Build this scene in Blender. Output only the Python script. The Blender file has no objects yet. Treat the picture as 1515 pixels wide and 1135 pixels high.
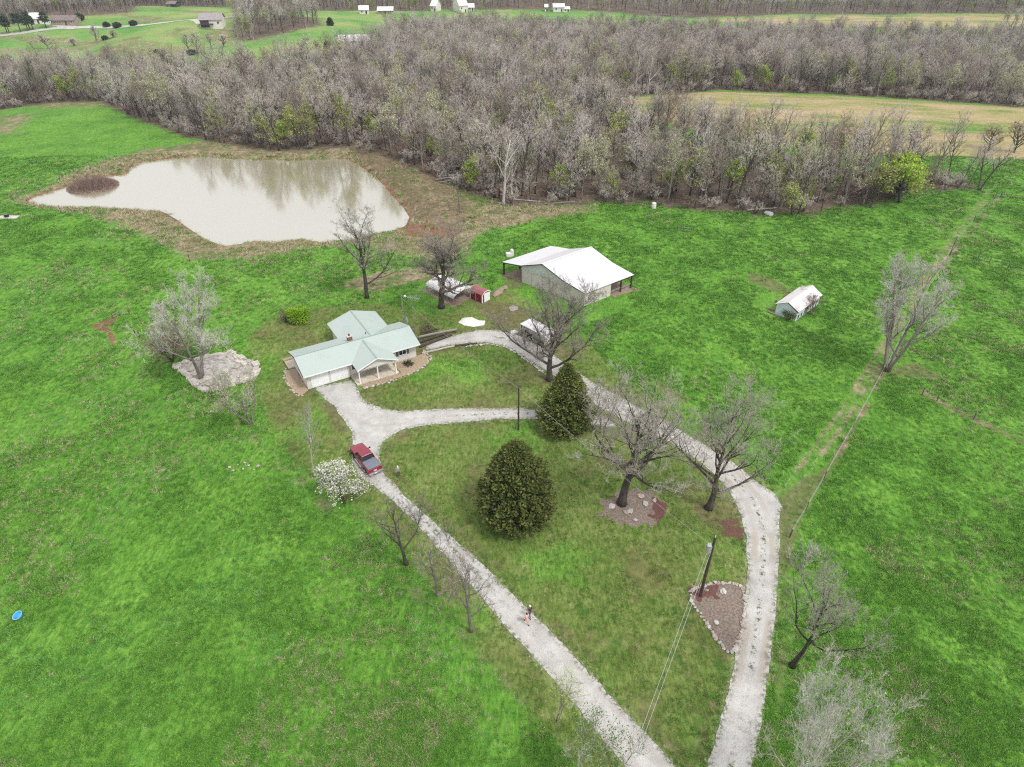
import bpy, math, random
import numpy as np
from mathutils import Vector, Matrix
rad = math.radians
C = bpy.context.scene.collection
sc = bpy.context.scene

# ------------------------------------------------------------------ camera model
F, PITCH, HC = 1020.0, rad(36), 60.0
def W(u, v, z=0.0):
    a = (u-757.5)/F; b = (567.5-v)/F
    d = (a, math.cos(PITCH)+b*math.sin(PITCH), -math.sin(PITCH)+b*math.cos(PITCH))
    t = (z-HC)/d[2]
    return (d[0]*t, d[1]*t)
def proj(x, y, z):
    z = z-HC
    cz = y*math.cos(PITCH)-z*math.sin(PITCH); cy = y*math.sin(PITCH)+z*math.cos(PITCH)
    return (757.5+F*x/cz, 567.5-F*cy/cz)

# ------------------------------------------------------------------ numpy noise and distance helpers
def vnoise(x, y, seed=0):
    x = np.asarray(x, float); y = np.asarray(y, float)
    xi = np.floor(x).astype(np.int64); yi = np.floor(y).astype(np.int64)
    fx = x-xi; fy = y-yi
    fx = fx*fx*(3-2*fx); fy = fy*fy*(3-2*fy)
    def h(a, b):
        n = (a*374761393+b*668265263+seed*974711+1013904223) & 0x7fffffff
        n = ((n ^ (n >> 13))*1274126177) & 0x7fffffff
        return ((n ^ (n >> 16)) & 0xffff)/65535.0
    return (h(xi, yi)*(1-fx)+h(xi+1, yi)*fx)*(1-fy)+(h(xi, yi+1)*(1-fx)+h(xi+1, yi+1)*fx)*fy
def fnoise(x, y, seed=0, o=3):
    s = 0; a = 1; t = 0
    for i in range(o):
        s = s+a*vnoise(x*2**i, y*2**i, seed+i*7); t += a; a *= .5
    return s/t
def seg_d(px, py, pts, closed=False):
    d = np.full(px.shape, 1e9)
    n = len(pts)
    for i in range(n if closed else n-1):
        ax, ay = pts[i]; bx, by = pts[(i+1) % n]
        dx, dy = bx-ax, by-ay; L = dx*dx+dy*dy+1e-12
        t = np.clip(((px-ax)*dx+(py-ay)*dy)/L, 0, 1)
        d = np.minimum(d, (px-ax-t*dx)**2+(py-ay-t*dy)**2)
    return np.sqrt(d)
def sdf(px, py, pts):
    px = np.asarray(px, float); py = np.asarray(py, float)
    d = seg_d(px, py, pts, True)
    ins = np.zeros(px.shape, bool); n = len(pts)
    for i in range(n):
        ax, ay = pts[i]; bx, by = pts[(i+1) % n]
        if ay == by: continue
        c = ((ay > py) != (by > py)) & (px < (bx-ax)*(py-ay)/(by-ay)+ax)
        ins ^= c
    return np.where(ins, -d, d)
def sstep(t):
    t = np.clip(t, 0, 1); return t*t*(3-2*t)

# ------------------------------------------------------------------ terrain
ZW = -0.7
pond_px = [(48,296),(60,291),(90,282),(112,273),(130,264),(150,266),(156,262),(184,261),(196,256),(195,250),(215,241),(250,236.5),(300,234),
 (340,237),(380,239),(430,239),(480,238),(508,237),(516,241),(530,249),(545,259),(556,269),(566,280),(576,292),(590,308),(599,322),(594,333),(578,340),(552,343),
 (520,352),(480,356),(455,352),(430,353),(405,356),(380,353),(352,359),(334,361),(312,352),(296,343),(280,332),(268,323),(250,313),(243,310),(225,311),(200,308),
 (180,306),(130,305),(90,304.5),(62,302)]
POND = [W(u, v, ZW) for u, v in pond_px]
DAM = [W(u, v) for u, v in [(505,216),(540,222),(590,250),(630,285),(660,318)]]
HILLS = []
def hgt(x, y):
    x = np.asarray(x, float); y = np.asarray(y, float)
    r = np.sqrt(x*x+y*y)
    z = -20*sstep((r-185)/330)+34*sstep((r-680)/900)
    und = 0.22*np.sin(x*.11+y*.05)*np.sin(y*.09-x*.03)+0.1*np.sin(x*.31+1)*np.sin(y*.27)
    for (cx, cy, r0) in ((-21, 88, 15), (9, 112, 14), (-8, 109, 9), (4, 94.5, 5), (47, 106, 7)):
        und = und*sstep((np.hypot(x-cx, y-cy)-r0)/8)
    z = z+und
    z = z+(4*np.sin(x*.012+1.3)*np.sin(y*.011))*sstep((r-330)/150)
    for (hx, hy, hr, ha) in HILLS:
        z = z+ha*np.exp(-((x-hx)**2+(y-hy)**2)/(hr*hr))
    m = (x > -160) & (x < 20) & (y > 100) & (y < 230)
    if m.any():
        z = np.array(z, float, ndmin=1); m = np.atleast_1d(m)
        xs = np.atleast_1d(x)[m]; ys = np.atleast_1d(y)[m]
        d = sdf(xs, ys, POND)
        dd = seg_d(xs, ys, DAM)
        zz = z[m]
        flat = sstep((d-1)/14)
        zz = zz*flat
        zz = zz+1.3*np.exp(-(dd/6.5)**2)*sstep((d-1)/5)
        bank = np.where(d > 0, -0.95*(1-sstep(d/3.2)), -0.95-np.minimum(1.3, -d*.25))
        zz = zz+bank
        z[m] = zz
        if np.ndim(x) == 0: return float(z[0])
    return z
def h1(x, y): return float(np.atleast_1d(hgt(np.array([x]), np.array([y])))[0])
def Wt(u, v, lift=0.0):
    z = 0.0
    for _ in range(40):
        x, y = W(u, v, z); z2 = h1(x, y)+lift
        if abs(z2-z) < .004: break
        z = z*.35+z2*.65
    return (x, y)
for _u, _v, _r, _a in ((430, 74, 70, 7.5), (235, 66, 50, 6), (40, 48, 90, 5), (520, 36, 95, 7), (200, 22, 100, 7), (336, 76, 26, -4), (140, 66, 38, -4.5)): HILLS.append((*W(_u, _v, -14), _r, _a))
def PX(lst): return [Wt(u, v) for u, v in lst]
def hfor(u, v, v2):
    "height of a thing standing at pixel u,v whose top shows at row v2"
    x, y = Wt(u, v); z0 = h1(x, y); lo, hi = 0, 60
    for _ in range(40):
        m = (lo+hi)/2
        if proj(x, y, z0+m)[1] > v2: lo = m
        else: hi = m
    return lo

# ------------------------------------------------------------------ object helpers
def link(o, parent=None):
    C.objects.link(o)
    if parent is not None: o.parent = parent
    return o
def tag(o, label=None, cat=None, group=None, kind=None):
    if label: o['label'] = label
    if cat: o['category'] = cat
    if group: o['group'] = group
    if kind or cat: o['kind'] = kind or 'thing'
    return o
def thing(name, label, cat, loc=(0, 0, 0), rz=0, group=None):
    o = bpy.data.objects.new(name, None); o.empty_display_size = .3
    o.location = loc; o.rotation_euler = (0, 0, rz); C.objects.link(o)
    return tag(o, label, cat, group)
class MB:
    def __init__(s, xf=None): s.v = []; s.f = []; s.m = []; s.xf = xf; s.cm = 0
    def add(s, vs, fs):
        n = len(s.v)
        s.v += [tuple(s.xf(*p)) for p in vs] if s.xf else [tuple(p) for p in vs]
        s.f += [tuple(i+n for i in f) for f in fs]; s.m += [s.cm]*len(fs)
        return s
    def box(s, x0, x1, y0, y1, z0, z1):
        return s.add([(x0,y0,z0),(x1,y0,z0),(x1,y1,z0),(x0,y1,z0),(x0,y0,z1),(x1,y0,z1),(x1,y1,z1),(x0,y1,z1)],
                     [(3,2,1,0),(4,5,6,7),(0,1,5,4),(1,2,6,5),(2,3,7,6),(3,0,4,7)])
    def prism(s, poly, d):
        "poly: list of 3D points; extruded by vector d"
        n = len(poly)
        return s.add(list(poly)+[(p[0]+d[0], p[1]+d[1], p[2]+d[2]) for p in poly],
                     [tuple(range(n))[::-1], tuple(range(n, 2*n))]+[(i, (i+1) % n, (i+1) % n+n, i+n) for i in range(n)])
    def slab(s, q, t=.1): return s.prism(q, (0, 0, -t))
    def tube(s, pts, rs, k=6, cap=True):
        if not hasattr(rs, '__len__'): rs = [rs]*len(pts)
        P = [Vector(p) for p in pts]; vs = []; n = len(P)
        a = Vector((.3, .9, .1))
        for i in range(n):
            t = (P[min(i+1, n-1)]-P[max(i-1, 0)])
            if t.length < 1e-9: t = Vector((0, 0, 1))
            t.normalize()
            u = t.cross(a)
            if u.length < .1: u = t.cross(Vector((1, .2, .3)))
            u.normalize(); w = t.cross(u); a = u.cross(t) if False else a
            for j in range(k):
                th = 2*math.pi*j/k
                vs.append(P[i]+(u*math.cos(th)+w*math.sin(th))*rs[i])
        fs = [(i*k+j, i*k+(j+1) % k, (i+1)*k+(j+1) % k, (i+1)*k+j) for i in range(n-1) for j in range(k)]
        if cap: fs += [tuple(range(k))[::-1], tuple((n-1)*k+j for j in range(k))]
        return s.add([tuple(v) for v in vs], fs)
    def blob(s, c, r, seed=0, amp=.25, sub=2, flat=None):
        rr = random.Random(seed); key = ('ico', sub)
        if key not in ICO:
            import bmesh
            b = bmesh.new(); bmesh.ops.create_icosphere(b, subdivisions=sub, radius=1)
            ICO[key] = ([tuple(v.co) for v in b.verts], [tuple(v.index for v in f.verts) for f in b.faces]); b.free()
        V, Fc = ICO[key]
        o = rr.random()*50
        vs = []
        for x, y, z in V:
            n = 1+amp*(2*fn3(x*1.7+o, y*1.7+o, z*1.7)-1)
            X, Y, Z = c[0]+r[0]*x*n, c[1]+r[1]*y*n, c[2]+r[2]*z*n
            if flat is not None: Z = max(Z, flat)
            vs.append((X, Y, Z))
        return s.add(vs, Fc)
    def mesh(s, name, mats, smooth=False):
        me = bpy.data.meshes.new(name); me.from_pydata(s.v, [], s.f)
        for m in (mats if isinstance(mats, (list, tuple)) else [mats]): me.materials.append(m)
        if any(s.m): me.polygons.foreach_set('material_index', s.m)
        if smooth: me.polygons.foreach_set('use_smooth', [True]*len(me.polygons))
        me.update(); return me
    def build(s, name, mats, parent=None, smooth=False):
        return link(bpy.data.objects.new(name, s.mesh(name, mats, smooth)), parent)
ICO = {}
def fn3(x, y, z):
    return .5+.25*(math.sin(x*2.1+z*1.3)+math.sin(y*2.7-x*.9+z*1.9))
def bevel(o, w=.03, seg=2):
    m = o.modifiers.new('bevel', 'BEVEL'); m.width = w; m.segments = seg; m.limit_method = 'ANGLE'; return o
def npmesh(name, V, Fq, mats, smooth=True):
    "vertices (n,3) array, faces list of arrays each (m,k)"
    me = bpy.data.meshes.new(name)
    loops = np.concatenate([f.ravel() for f in Fq]); sizes = np.concatenate([np.full(len(f), f.shape[1]) for f in Fq])
    st = np.concatenate([[0], np.cumsum(sizes)[:-1]])
    me.vertices.add(len(V)); me.loops.add(len(loops)); me.polygons.add(len(sizes))
    me.vertices.foreach_set('co', np.ascontiguousarray(V, np.float32).ravel())
    me.loops.foreach_set('vertex_index', loops.astype(np.int32))
    me.polygons.foreach_set('loop_start', st.astype(np.int32)); me.polygons.foreach_set('loop_total', sizes.astype(np.int32))
    if smooth: me.polygons.foreach_set('use_smooth', np.ones(len(sizes), bool))
    for m in (mats if isinstance(mats, (list, tuple)) else [mats]): me.materials.append(m)
    me.update(calc_edges=True); me.validate(); return me
def fattr(me, name, val):
    a = me.attributes.new(name, 'FLOAT', 'POINT'); a.data.foreach_set('value', np.ascontiguousarray(val, np.float32).ravel())
def cattr(me, name, cols):
    a = me.attributes.new(name, 'FLOAT_COLOR', 'POINT'); a.data.foreach_set('color', np.ascontiguousarray(np.stack(cols, -1), np.float32).ravel())
def sheet(name, fn, bb, res, lift, mats, attrs=None, zfn=None):
    "a draped sheet where fn(x,y)<0, its outline cut through the grid cells"
    xs = np.arange(bb[0], bb[1]+res, res); ys = np.arange(bb[2], bb[3]+res, res)
    X, Y = np.meshgrid(xs, ys); f = fn(X, Y); nx, ny = len(xs), len(ys)
    f = np.where(np.abs(f) < 1e-4, 1e-4, f)
    idx = np.arange(nx*ny).reshape(ny, nx)
    c = [f[:-1, :-1], f[:-1, 1:], f[1:, 1:], f[1:, :-1]]; ci = [idx[:-1, :-1], idx[:-1, 1:], idx[1:, 1:], idx[1:, :-1]]
    ins = sum((k < 0).astype(int) for k in c)
    full = ins == 4
    quads = np.stack([k[full] for k in ci], -1)
    extra = []; epos = []; cache = {}; polys = []
    fx = f.ravel(); Xr = X.ravel(); Yr = Y.ravel(); base = nx*ny
    def cut(a, b):
        k = (min(a, b), max(a, b))
        if k not in cache:
            t = fx[a]/(fx[a]-fx[b]); cache[k] = base+len(epos)
            epos.append((Xr[a]+t*(Xr[b]-Xr[a]), Yr[a]+t*(Yr[b]-Yr[a])))
        return cache[k]
    part = np.argwhere((ins > 0) & (ins < 4))
    for j, i in part:
        q = [ci[k][j, i] for k in range(4)]; out = []
        for k in range(4):
            a, b = q[k], q[(k+1) % 4]
            if fx[a] < 0: out.append(a)
            if (fx[a] < 0) != (fx[b] < 0): out.append(cut(a, b))
        if len(out) >= 3: polys.append(out)
    EX = np.array(epos).reshape(-1, 2)
    PXs = np.concatenate([Xr, EX[:, 0]]); PYs = np.concatenate([Yr, EX[:, 1]])
    Fq = []
    if len(quads): Fq.append(quads)
    for k in (3, 4, 5, 6):
        g = [p for p in polys if len(p) == k]
        if g: Fq.append(np.array(g))
    used = np.unique(np.concatenate([q.ravel() for q in Fq])); remap = np.zeros(len(PXs), np.int64); remap[used] = np.arange(len(used))
    Fq = [remap[q] for q in Fq]; x = PXs[used]; y = PYs[used]
    z = (zfn(x, y) if zfn else hgt(x, y))+lift
    me = npmesh(name, np.stack([x, y, z], -1), Fq, mats)
    if attrs:
        for k, fu in attrs.items(): fattr(me, k, fu(x, y))
    return link(bpy.data.objects.new(name, me))
# ------------------------------------------------------------------ materials
class NT:
    def __init__(s, name):
        s.mat = bpy.data.materials.new(name); s.mat.use_nodes = True
        s.t = s.mat.node_tree; s.n = s.t.nodes; s.l = s.t.links
        s.b = s.n['Principled BSDF']; s.b.inputs['Roughness'].default_value = .85
        s.b.inputs['Specular IOR Level'].default_value = .2
        s.co = s.n.new('ShaderNodeTexCoord').outputs['Object']
    def _in(s, sock, v):
        if v is None: return
        if hasattr(v, 'is_output') or isinstance(v, bpy.types.NodeSocket): s.l.new(v, sock)
        elif isinstance(v, (tuple, list)) and len(v) == 3 and sock.type == 'RGBA': sock.default_value = (*v, 1)
        else: sock.default_value = v
    def map(s, sc=(1, 1, 1), rot=(0, 0, 0), vec=None):
        n = s.n.new('ShaderNodeMapping'); s._in(n.inputs['Vector'], vec or s.co)
        n.inputs['Scale'].default_value = sc; n.inputs['Rotation'].default_value = rot; return n.outputs[0]
    def noise(s, scale, detail=4, rough=.55, vec=None, dist=0):
        n = s.n.new('ShaderNodeTexNoise'); s._in(n.inputs['Vector'], vec or s.co)
        n.inputs['Scale'].default_value = scale; n.inputs['Detail'].default_value = detail
        n.inputs['Roughness'].default_value = rough; n.inputs['Distortion'].default_value = dist; return n.outputs['Fac']
    def voro(s, scale, feat='F1', vec=None, out='Distance'):
        n = s.n.new('ShaderNodeTexVoronoi'); n.feature = feat; s._in(n.inputs['Vector'], vec or s.co)
        n.inputs['Scale'].default_value = scale; return n.outputs[out]
    def wave(s, scale, vec=None, direc='X', dist=0):
        n = s.n.new('ShaderNodeTexWave'); n.bands_direction = direc; s._in(n.inputs['Vector'], vec or s.co)
        n.inputs['Scale'].default_value = scale; n.inputs['Distortion'].default_value = dist; return n.outputs['Fac']
    def ramp(s, fac, stops, interp='LINEAR'):
        n = s.n.new('ShaderNodeValToRGB'); s._in(n.inputs[0], fac); r = n.color_ramp; r.interpolation = interp
        while len(r.elements) < len(stops): r.elements.new(.5)
        for e, (p, c) in zip(r.elements, stops): e.position = p; e.color = (*c, 1) if len(c) == 3 else c
        return n.outputs[0]
    def step(s, fac, a, b):
        n = s.n.new('ShaderNodeMapRange'); n.interpolation_type = 'SMOOTHSTEP'; s._in(n.inputs['Value'], fac)
        n.inputs['From Min'].default_value = a; n.inputs['From Max'].default_value = b; return n.outputs[0]
    def mix(s, f, a, b, mode='MIX'):
        n = s.n.new('ShaderNodeMix'); n.data_type = 'RGBA'; n.blend_type = mode
        s._in(n.inputs[0], f); s._in(n.inputs[6], a); s._in(n.inputs[7], b); return n.outputs[2]
    def math(s, op, a, b=None, c=None):
        n = s.n.new('ShaderNodeMath'); n.operation = op; s._in(n.inputs[0], a); s._in(n.inputs[1], b); s._in(n.inputs[2], c); return n.outputs[0]
    def attr(s, name, out='Fac'):
        n = s.n.new('ShaderNodeAttribute'); n.attribute_name = name; return n.outputs[out]
    def rgb(s, col):
        n = s.n.new('ShaderNodeSeparateColor'); s._in(n.inputs[0], col); return n.outputs
    def rnd(s): return s.n.new('ShaderNodeObjectInfo').outputs['Random']
    def bump(s, h, strength=.5, dist=.1):
        n = s.n.new('ShaderNodeBump'); s._in(n.inputs['Height'], h); n.inputs['Strength'].default_value = strength
        n.inputs['Distance'].default_value = dist; s.l.new(n.outputs[0], s.b.inputs['Normal'])
    def col(s, c): s._in(s.b.inputs['Base Color'], c); return s
    def hsv(s, c, h=.5, sa=1, v=1):
        n = s.n.new('ShaderNodeHueSaturation'); s._in(n.inputs['Color'], c); s._in(n.inputs['Hue'], h); s._in(n.inputs['Saturation'], sa); s._in(n.inputs['Value'], v); return n.outputs[0]
def simple(name, c, rough=.8, metal=0, var=.18, scale=6, c2=None, spec=.3, bump=0, objrnd=0):
    m = NT(name); n = m.noise(scale, 5)
    c2 = c2 or tuple(min(1, k*(1-2*var)) for k in c)
    o = m.ramp(n, [(.3, c2), (.7, c)])
    if objrnd: o = m.hsv(o, .5, 1, m.math('MULTIPLY_ADD', m.rnd(), objrnd, 1-objrnd/2))
    m.col(o); m.b.inputs['Roughness'].default_value = rough; m.b.inputs['Metallic'].default_value = metal
    m.b.inputs['Specular IOR Level'].default_value = spec
    if bump: m.bump(m.noise(scale*3, 4), bump, .03)
    return m.mat
M = {}
def ribbed(name, c, dirt, pitch, direc, dirtamt=.5, rough=.45, vec=None, rust=None):
    m = NT(name); v = vec(m) if vec else m.co
    w = m.wave(1/pitch, v, direc)
    d = m.noise(.35, 6); d2 = m.noise(2.5, 4, vec=m.map((.4, 3, 1)))
    col = m.mix(m.math('MULTIPLY', m.step(d, .45, .75), dirtamt), c, dirt)
    col = m.mix(m.math('MULTIPLY', m.step(d2, .5, .8), dirtamt*.7), col, dirt)
    col = m.mix(m.math('MULTIPLY', m.step(w, .82, 1), .14), col, tuple(k*.55 for k in c))
    if rust: col = m.mix(m.math('MULTIPLY', m.step(m.noise(.55, 7, .65), .5, .66), .85), col, rust)
    m.col(col); m.b.inputs['Roughness'].default_value = rough; m.b.inputs['Specular IOR Level'].default_value = .4
    m.bump(w, .12, .02); return m.mat
def make_materials():
    # ---- ground
    m = NT('pasture_ground'); co = m.co
    A = m.rgb(m.attr('mask_a', 'Color')); B = m.rgb(m.attr('mask_b', 'Color'))
    big = m.noise(.022, 4); midn = m.noise(.16, 5, .6); fine = m.noise(1.1, 6, .65)
    comb = m.noise(3.2, 5, .7, vec=m.map((1, .3, 1), (0, 0, rad(35)))); blades = m.noise(9, 3, .7)
    tone = m.math('ADD', m.math('MULTIPLY', midn, .20), m.math('ADD', m.math('MULTIPLY', fine, .28), m.math('ADD', m.math('MULTIPLY', comb, .38), m.math('MULTIPLY', blades, .14))))
    tone = m.math('ADD', tone, m.math('MULTIPLY', m.math('SUBTRACT', big, .5), .14))
    grass = m.ramp(tone, [(.35, (.028, .080, .012)), (.44, (.062, .168, .020)), (.51, (.104, .245, .030)), (.61, (.19, .36, .055))])
    lawn = m.ramp(tone, [(.35, (.028, .068, .011)), (.45, (.085, .138, .026)), (.53, (.155, .205, .052)), (.63, (.25, .28, .115))])
    lpatch = m.noise(.11, 5, .6, vec=m.map((1, 1, 1), (0, 0, 1)))
    lawn = m.mix(m.math('MULTIPLY', m.step(lpatch, .53, .64), .75), lawn, grass); lawn = m.mix(m.math('MULTIPLY', m.step(m.noise(.33, 4, .6), .58, .68), .6), lawn, (.030, .105, .014))
    lawn = m.mix(m.math('MULTIPLY', m.step(lpatch, .49, .38), .65), lawn, m.ramp(fine, [(.3, (.08, .08, .028)), (.7, (.21, .185, .085))]))
    def edge(x, sc=.5, w=.22): return m.step(m.math('ADD', x, m.math('MULTIPLY', m.math('SUBTRACT', m.noise(sc, 6, .65), .5), 1.1)), .5-w, .5+w)
    col = m.mix(edge(A[0], .35), grass, lawn)
    # straw flecks and yellow flower specks in the pasture
    fl = m.noise(2.3, 3, .6, vec=m.map((1, .45, 1), (0, 0, rad(35)))); pz = m.noise(.05, 4)
    st = m.math('MULTIPLY', m.step(fl, .60, .70), m.step(pz, .40, .58))
    col = m.mix(m.math('MULTIPLY', st, .6), col, (.24, .22, .10))
    mot = m.step(m.noise(.55, 5, .7, vec=m.map((1, .6, 1), (0, 0, rad(35)))), .56, .72)
    col = m.mix(m.math('MULTIPLY', m.math('MULTIPLY', mot, m.step(m.noise(.035, 3), .46, .66)), .42), col, (.19, .20, .085))
    fp = m.math('MULTIPLY', m.step(m.voro(1.1), .16, .05), m.step(m.noise(.07, 2), .53, .66))
    col = m.mix(m.math('MULTIPLY', fp, .75), col, (.42, .30, .06))
    # far paler fields
    ff = m.ramp(m.math('ADD', m.math('MULTIPLY', m.noise(.03, 6, .65), .75), m.math('MULTIPLY', fine, .25)), [(.35, (.060, .20, .035)), (.47, (.13, .26, .06)), (.6, (.26, .30, .11))])
    col = m.mix(m.math('MULTIPLY', A[2], 1), col, ff)
    # rough dead grass
    rg = m.noise(.3, 6, .65); rough_c = m.ramp(m.math('ADD', m.math('MULTIPLY', rg, .5), m.math('MULTIPLY', fine, .5)),
        [(.34, (.075, .075, .03)), (.45, (.15, .135, .065)), (.54, (.25, .205, .13)), (.66, (.40, .31, .205))])
    rough_c = m.mix(m.math('MULTIPLY', m.step(m.noise(.12, 4, .6, vec=m.map((1, 1, 1), (0, 0, 2))), .52, .64), .75), rough_c, m.ramp(fine, [(.3, (.04, .10, .015)), (.7, (.12, .19, .04))]))
    col = m.mix(edge(A[1], .3, .25), col, rough_c)
    st2 = m.ramp(m.math('ADD', m.math('MULTIPLY', m.noise(.06, 6, .7, vec=m.map((.5, 1.4, 1))), .65), m.math('MULTIPLY', fine, .35)), [(.40, (.085, .20, .03)), (.48, (.27, .25, .10)), (.56, (.38, .29, .17)), (.7, (.46, .36, .23))])
    col = m.mix(edge(B[0], .1, .15), col, st2)
    lit = m.ramp(fine, [(.3, (.065, .048, .036)), (.55, (.15, .112, .082)), (.75, (.24, .19, .145))])
    lit = m.mix(m.math('MULTIPLY', m.step(m.noise(.15, 4), .55, .68), .6), lit, (.05, .10, .02))
    col = m.mix(edge(B[1], .25, .2), col, lit)
    soil = m.ramp(fine, [(.3, (.12, .065, .04)), (.6, (.23, .13, .08)), (.8, (.34, .23, .16))])
    col = m.mix(edge(B[2], .7, .12), col, soil)
    a3 = m.attr('gravel'); gs = m.math('ADD', a3, m.math('MULTIPLY', m.math('SUBTRACT', m.noise(3.4, 6, .8), .5), 1.5))
    col = m.mix(m.math('MULTIPLY', m.step(gs, .5, .8), .66), col, m.ramp(m.voro(9), [(0, (.26, .23, .19)), (.6, (.50, .47, .43))]))
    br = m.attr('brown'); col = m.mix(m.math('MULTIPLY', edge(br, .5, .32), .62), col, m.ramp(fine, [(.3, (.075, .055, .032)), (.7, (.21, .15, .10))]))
    m.col(col); m.b.inputs['Roughness'].default_value = .95; m.b.inputs['Specular IOR Level'].default_value = .08
    m.bump(m.math('ADD', comb, m.math('MULTIPLY', blades, .5)), .75, .25)
    M['ground'] = m.mat
    # ---- gravel drive
    m = NT('gravel'); n1 = m.noise(.5, 5); n2 = m.noise(14, 4, .75); v = m.voro(11)
    g = m.ramp(m.math('ADD', m.math('MULTIPLY', n1, .4), m.math('MULTIPLY', n2, .6)), [(.34, (.25, .235, .215)), (.5, (.425, .41, .39)), (.66, (.58, .565, .545))])
    g = m.mix(m.math('MULTIPLY', m.step(v, .55, .8), .3), g, (.25, .23, .21))
    c = m.math('ABSOLUTE', m.attr('c'))
    nz = m.noise(1.6, 5, .75); cen = m.math('MULTIPLY', m.step(c, .42, .12), m.step(nz, .5, .6))
    track = m.math('MULTIPLY', m.step(m.math('ABSOLUTE', m.math('SUBTRACT', c, .95)), .5, .12), m.step(m.noise(.12, 3), .38, .6))
    g = m.mix(m.math('MULTIPLY', track, m.attr('tan')), g, (.36, .315, .27))
    e = m.attr('e'); edg = m.math('MULTIPLY', m.step(e, -.75, -.05), m.step(m.noise(2.4, 5, .75), .44, .6))
    gr = m.ramp(n2, [(.3, (.035, .06, .015)), (.6, (.12, .13, .06)), (.8, (.2, .15, .1))])
    g = m.mix(m.math('MULTIPLY', edg, .9), g, gr); g = m.mix(m.math('MULTIPLY', cen, m.attr('weed')), g, gr)
    m.col(g); m.bump(m.math('ADD', n2, v), .6, .05); M['gravel'] = m.mat
    # ---- water
    m = NT('muddy_water'); m.col(m.ramp(m.noise(.02, 3), [(.3, (.255, .23, .15)), (.7, (.29, .265, .185))])); m.b.inputs['Roughness'].default_value = .09
    m.b.inputs['Specular IOR Level'].default_value = .6; m.b.inputs['IOR'].default_value = 4.0
    m.bump(m.noise(.9, 4, .6, vec=m.map((1, 2.2, 1))), .05, .1); M['water'] = m.mat
    # ---- buildings
    rot = rad(29.3)
    M['green_metal'] = ribbed('green_metal_roof', (.36, .415, .39), (.29, .335, .315), .3, 'X', .35, .5, lambda m: m.map((1, 1, 1), (0, 0, -rot)))
    M['green_metal_cross'] = ribbed('green_metal_roof_cross', (.36, .415, .39), (.29, .335, .315), .3, 'Y', .35, .5, lambda m: m.map((1, 1, 1), (0, 0, -rot)))
    M['siding'] = ribbed('light_siding', (.60, .57, .54), (.5, .47, .44), .2, 'Z', .3, .7)
    M['white_metal'] = ribbed('white_metal_roof', (.56, .55, .565), (.43, .415, .42), .45, 'X', .25, .45, lambda m: m.map((1, 1, 1), (0, 0, rad(40))))
    M['barn_wall'] = ribbed('barn_metal_wall', (.58, .54, .50), (.43, .39, .36), .4, 'X', .4, .6, lambda m: m.map((1, 1, 1), (0, 0, rad(40))))
    M['barn_gable'] = ribbed('pale_green_gable', (.52, .555, .53), (.43, .46, .44), .4, 'X', .3, .6, lambda m: m.map((1, 1, 1), (0, 0, rad(40))))
    M['old_roof'] = ribbed('rusty_metal_roof', (.60, .58, .57), (.40, .37, .36), .5, 'X', .8, .65, lambda m: m.map((1, 1, 1), (0, 0, rad(45))), (.26, .19, .17))
    M['old_wall'] = ribbed('weathered_pale_blue_boards', (.56, .63, .65), (.38, .43, .45), .3, 'X', .7, .8, lambda m: m.map((1, 1, 1), (0, 0, rad(45))))
    M['grey_metal'] = ribbed('grey_metal_sheet', (.62, .61, .60), (.48, .47, .46), .4, 'X', .3, .45)
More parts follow.
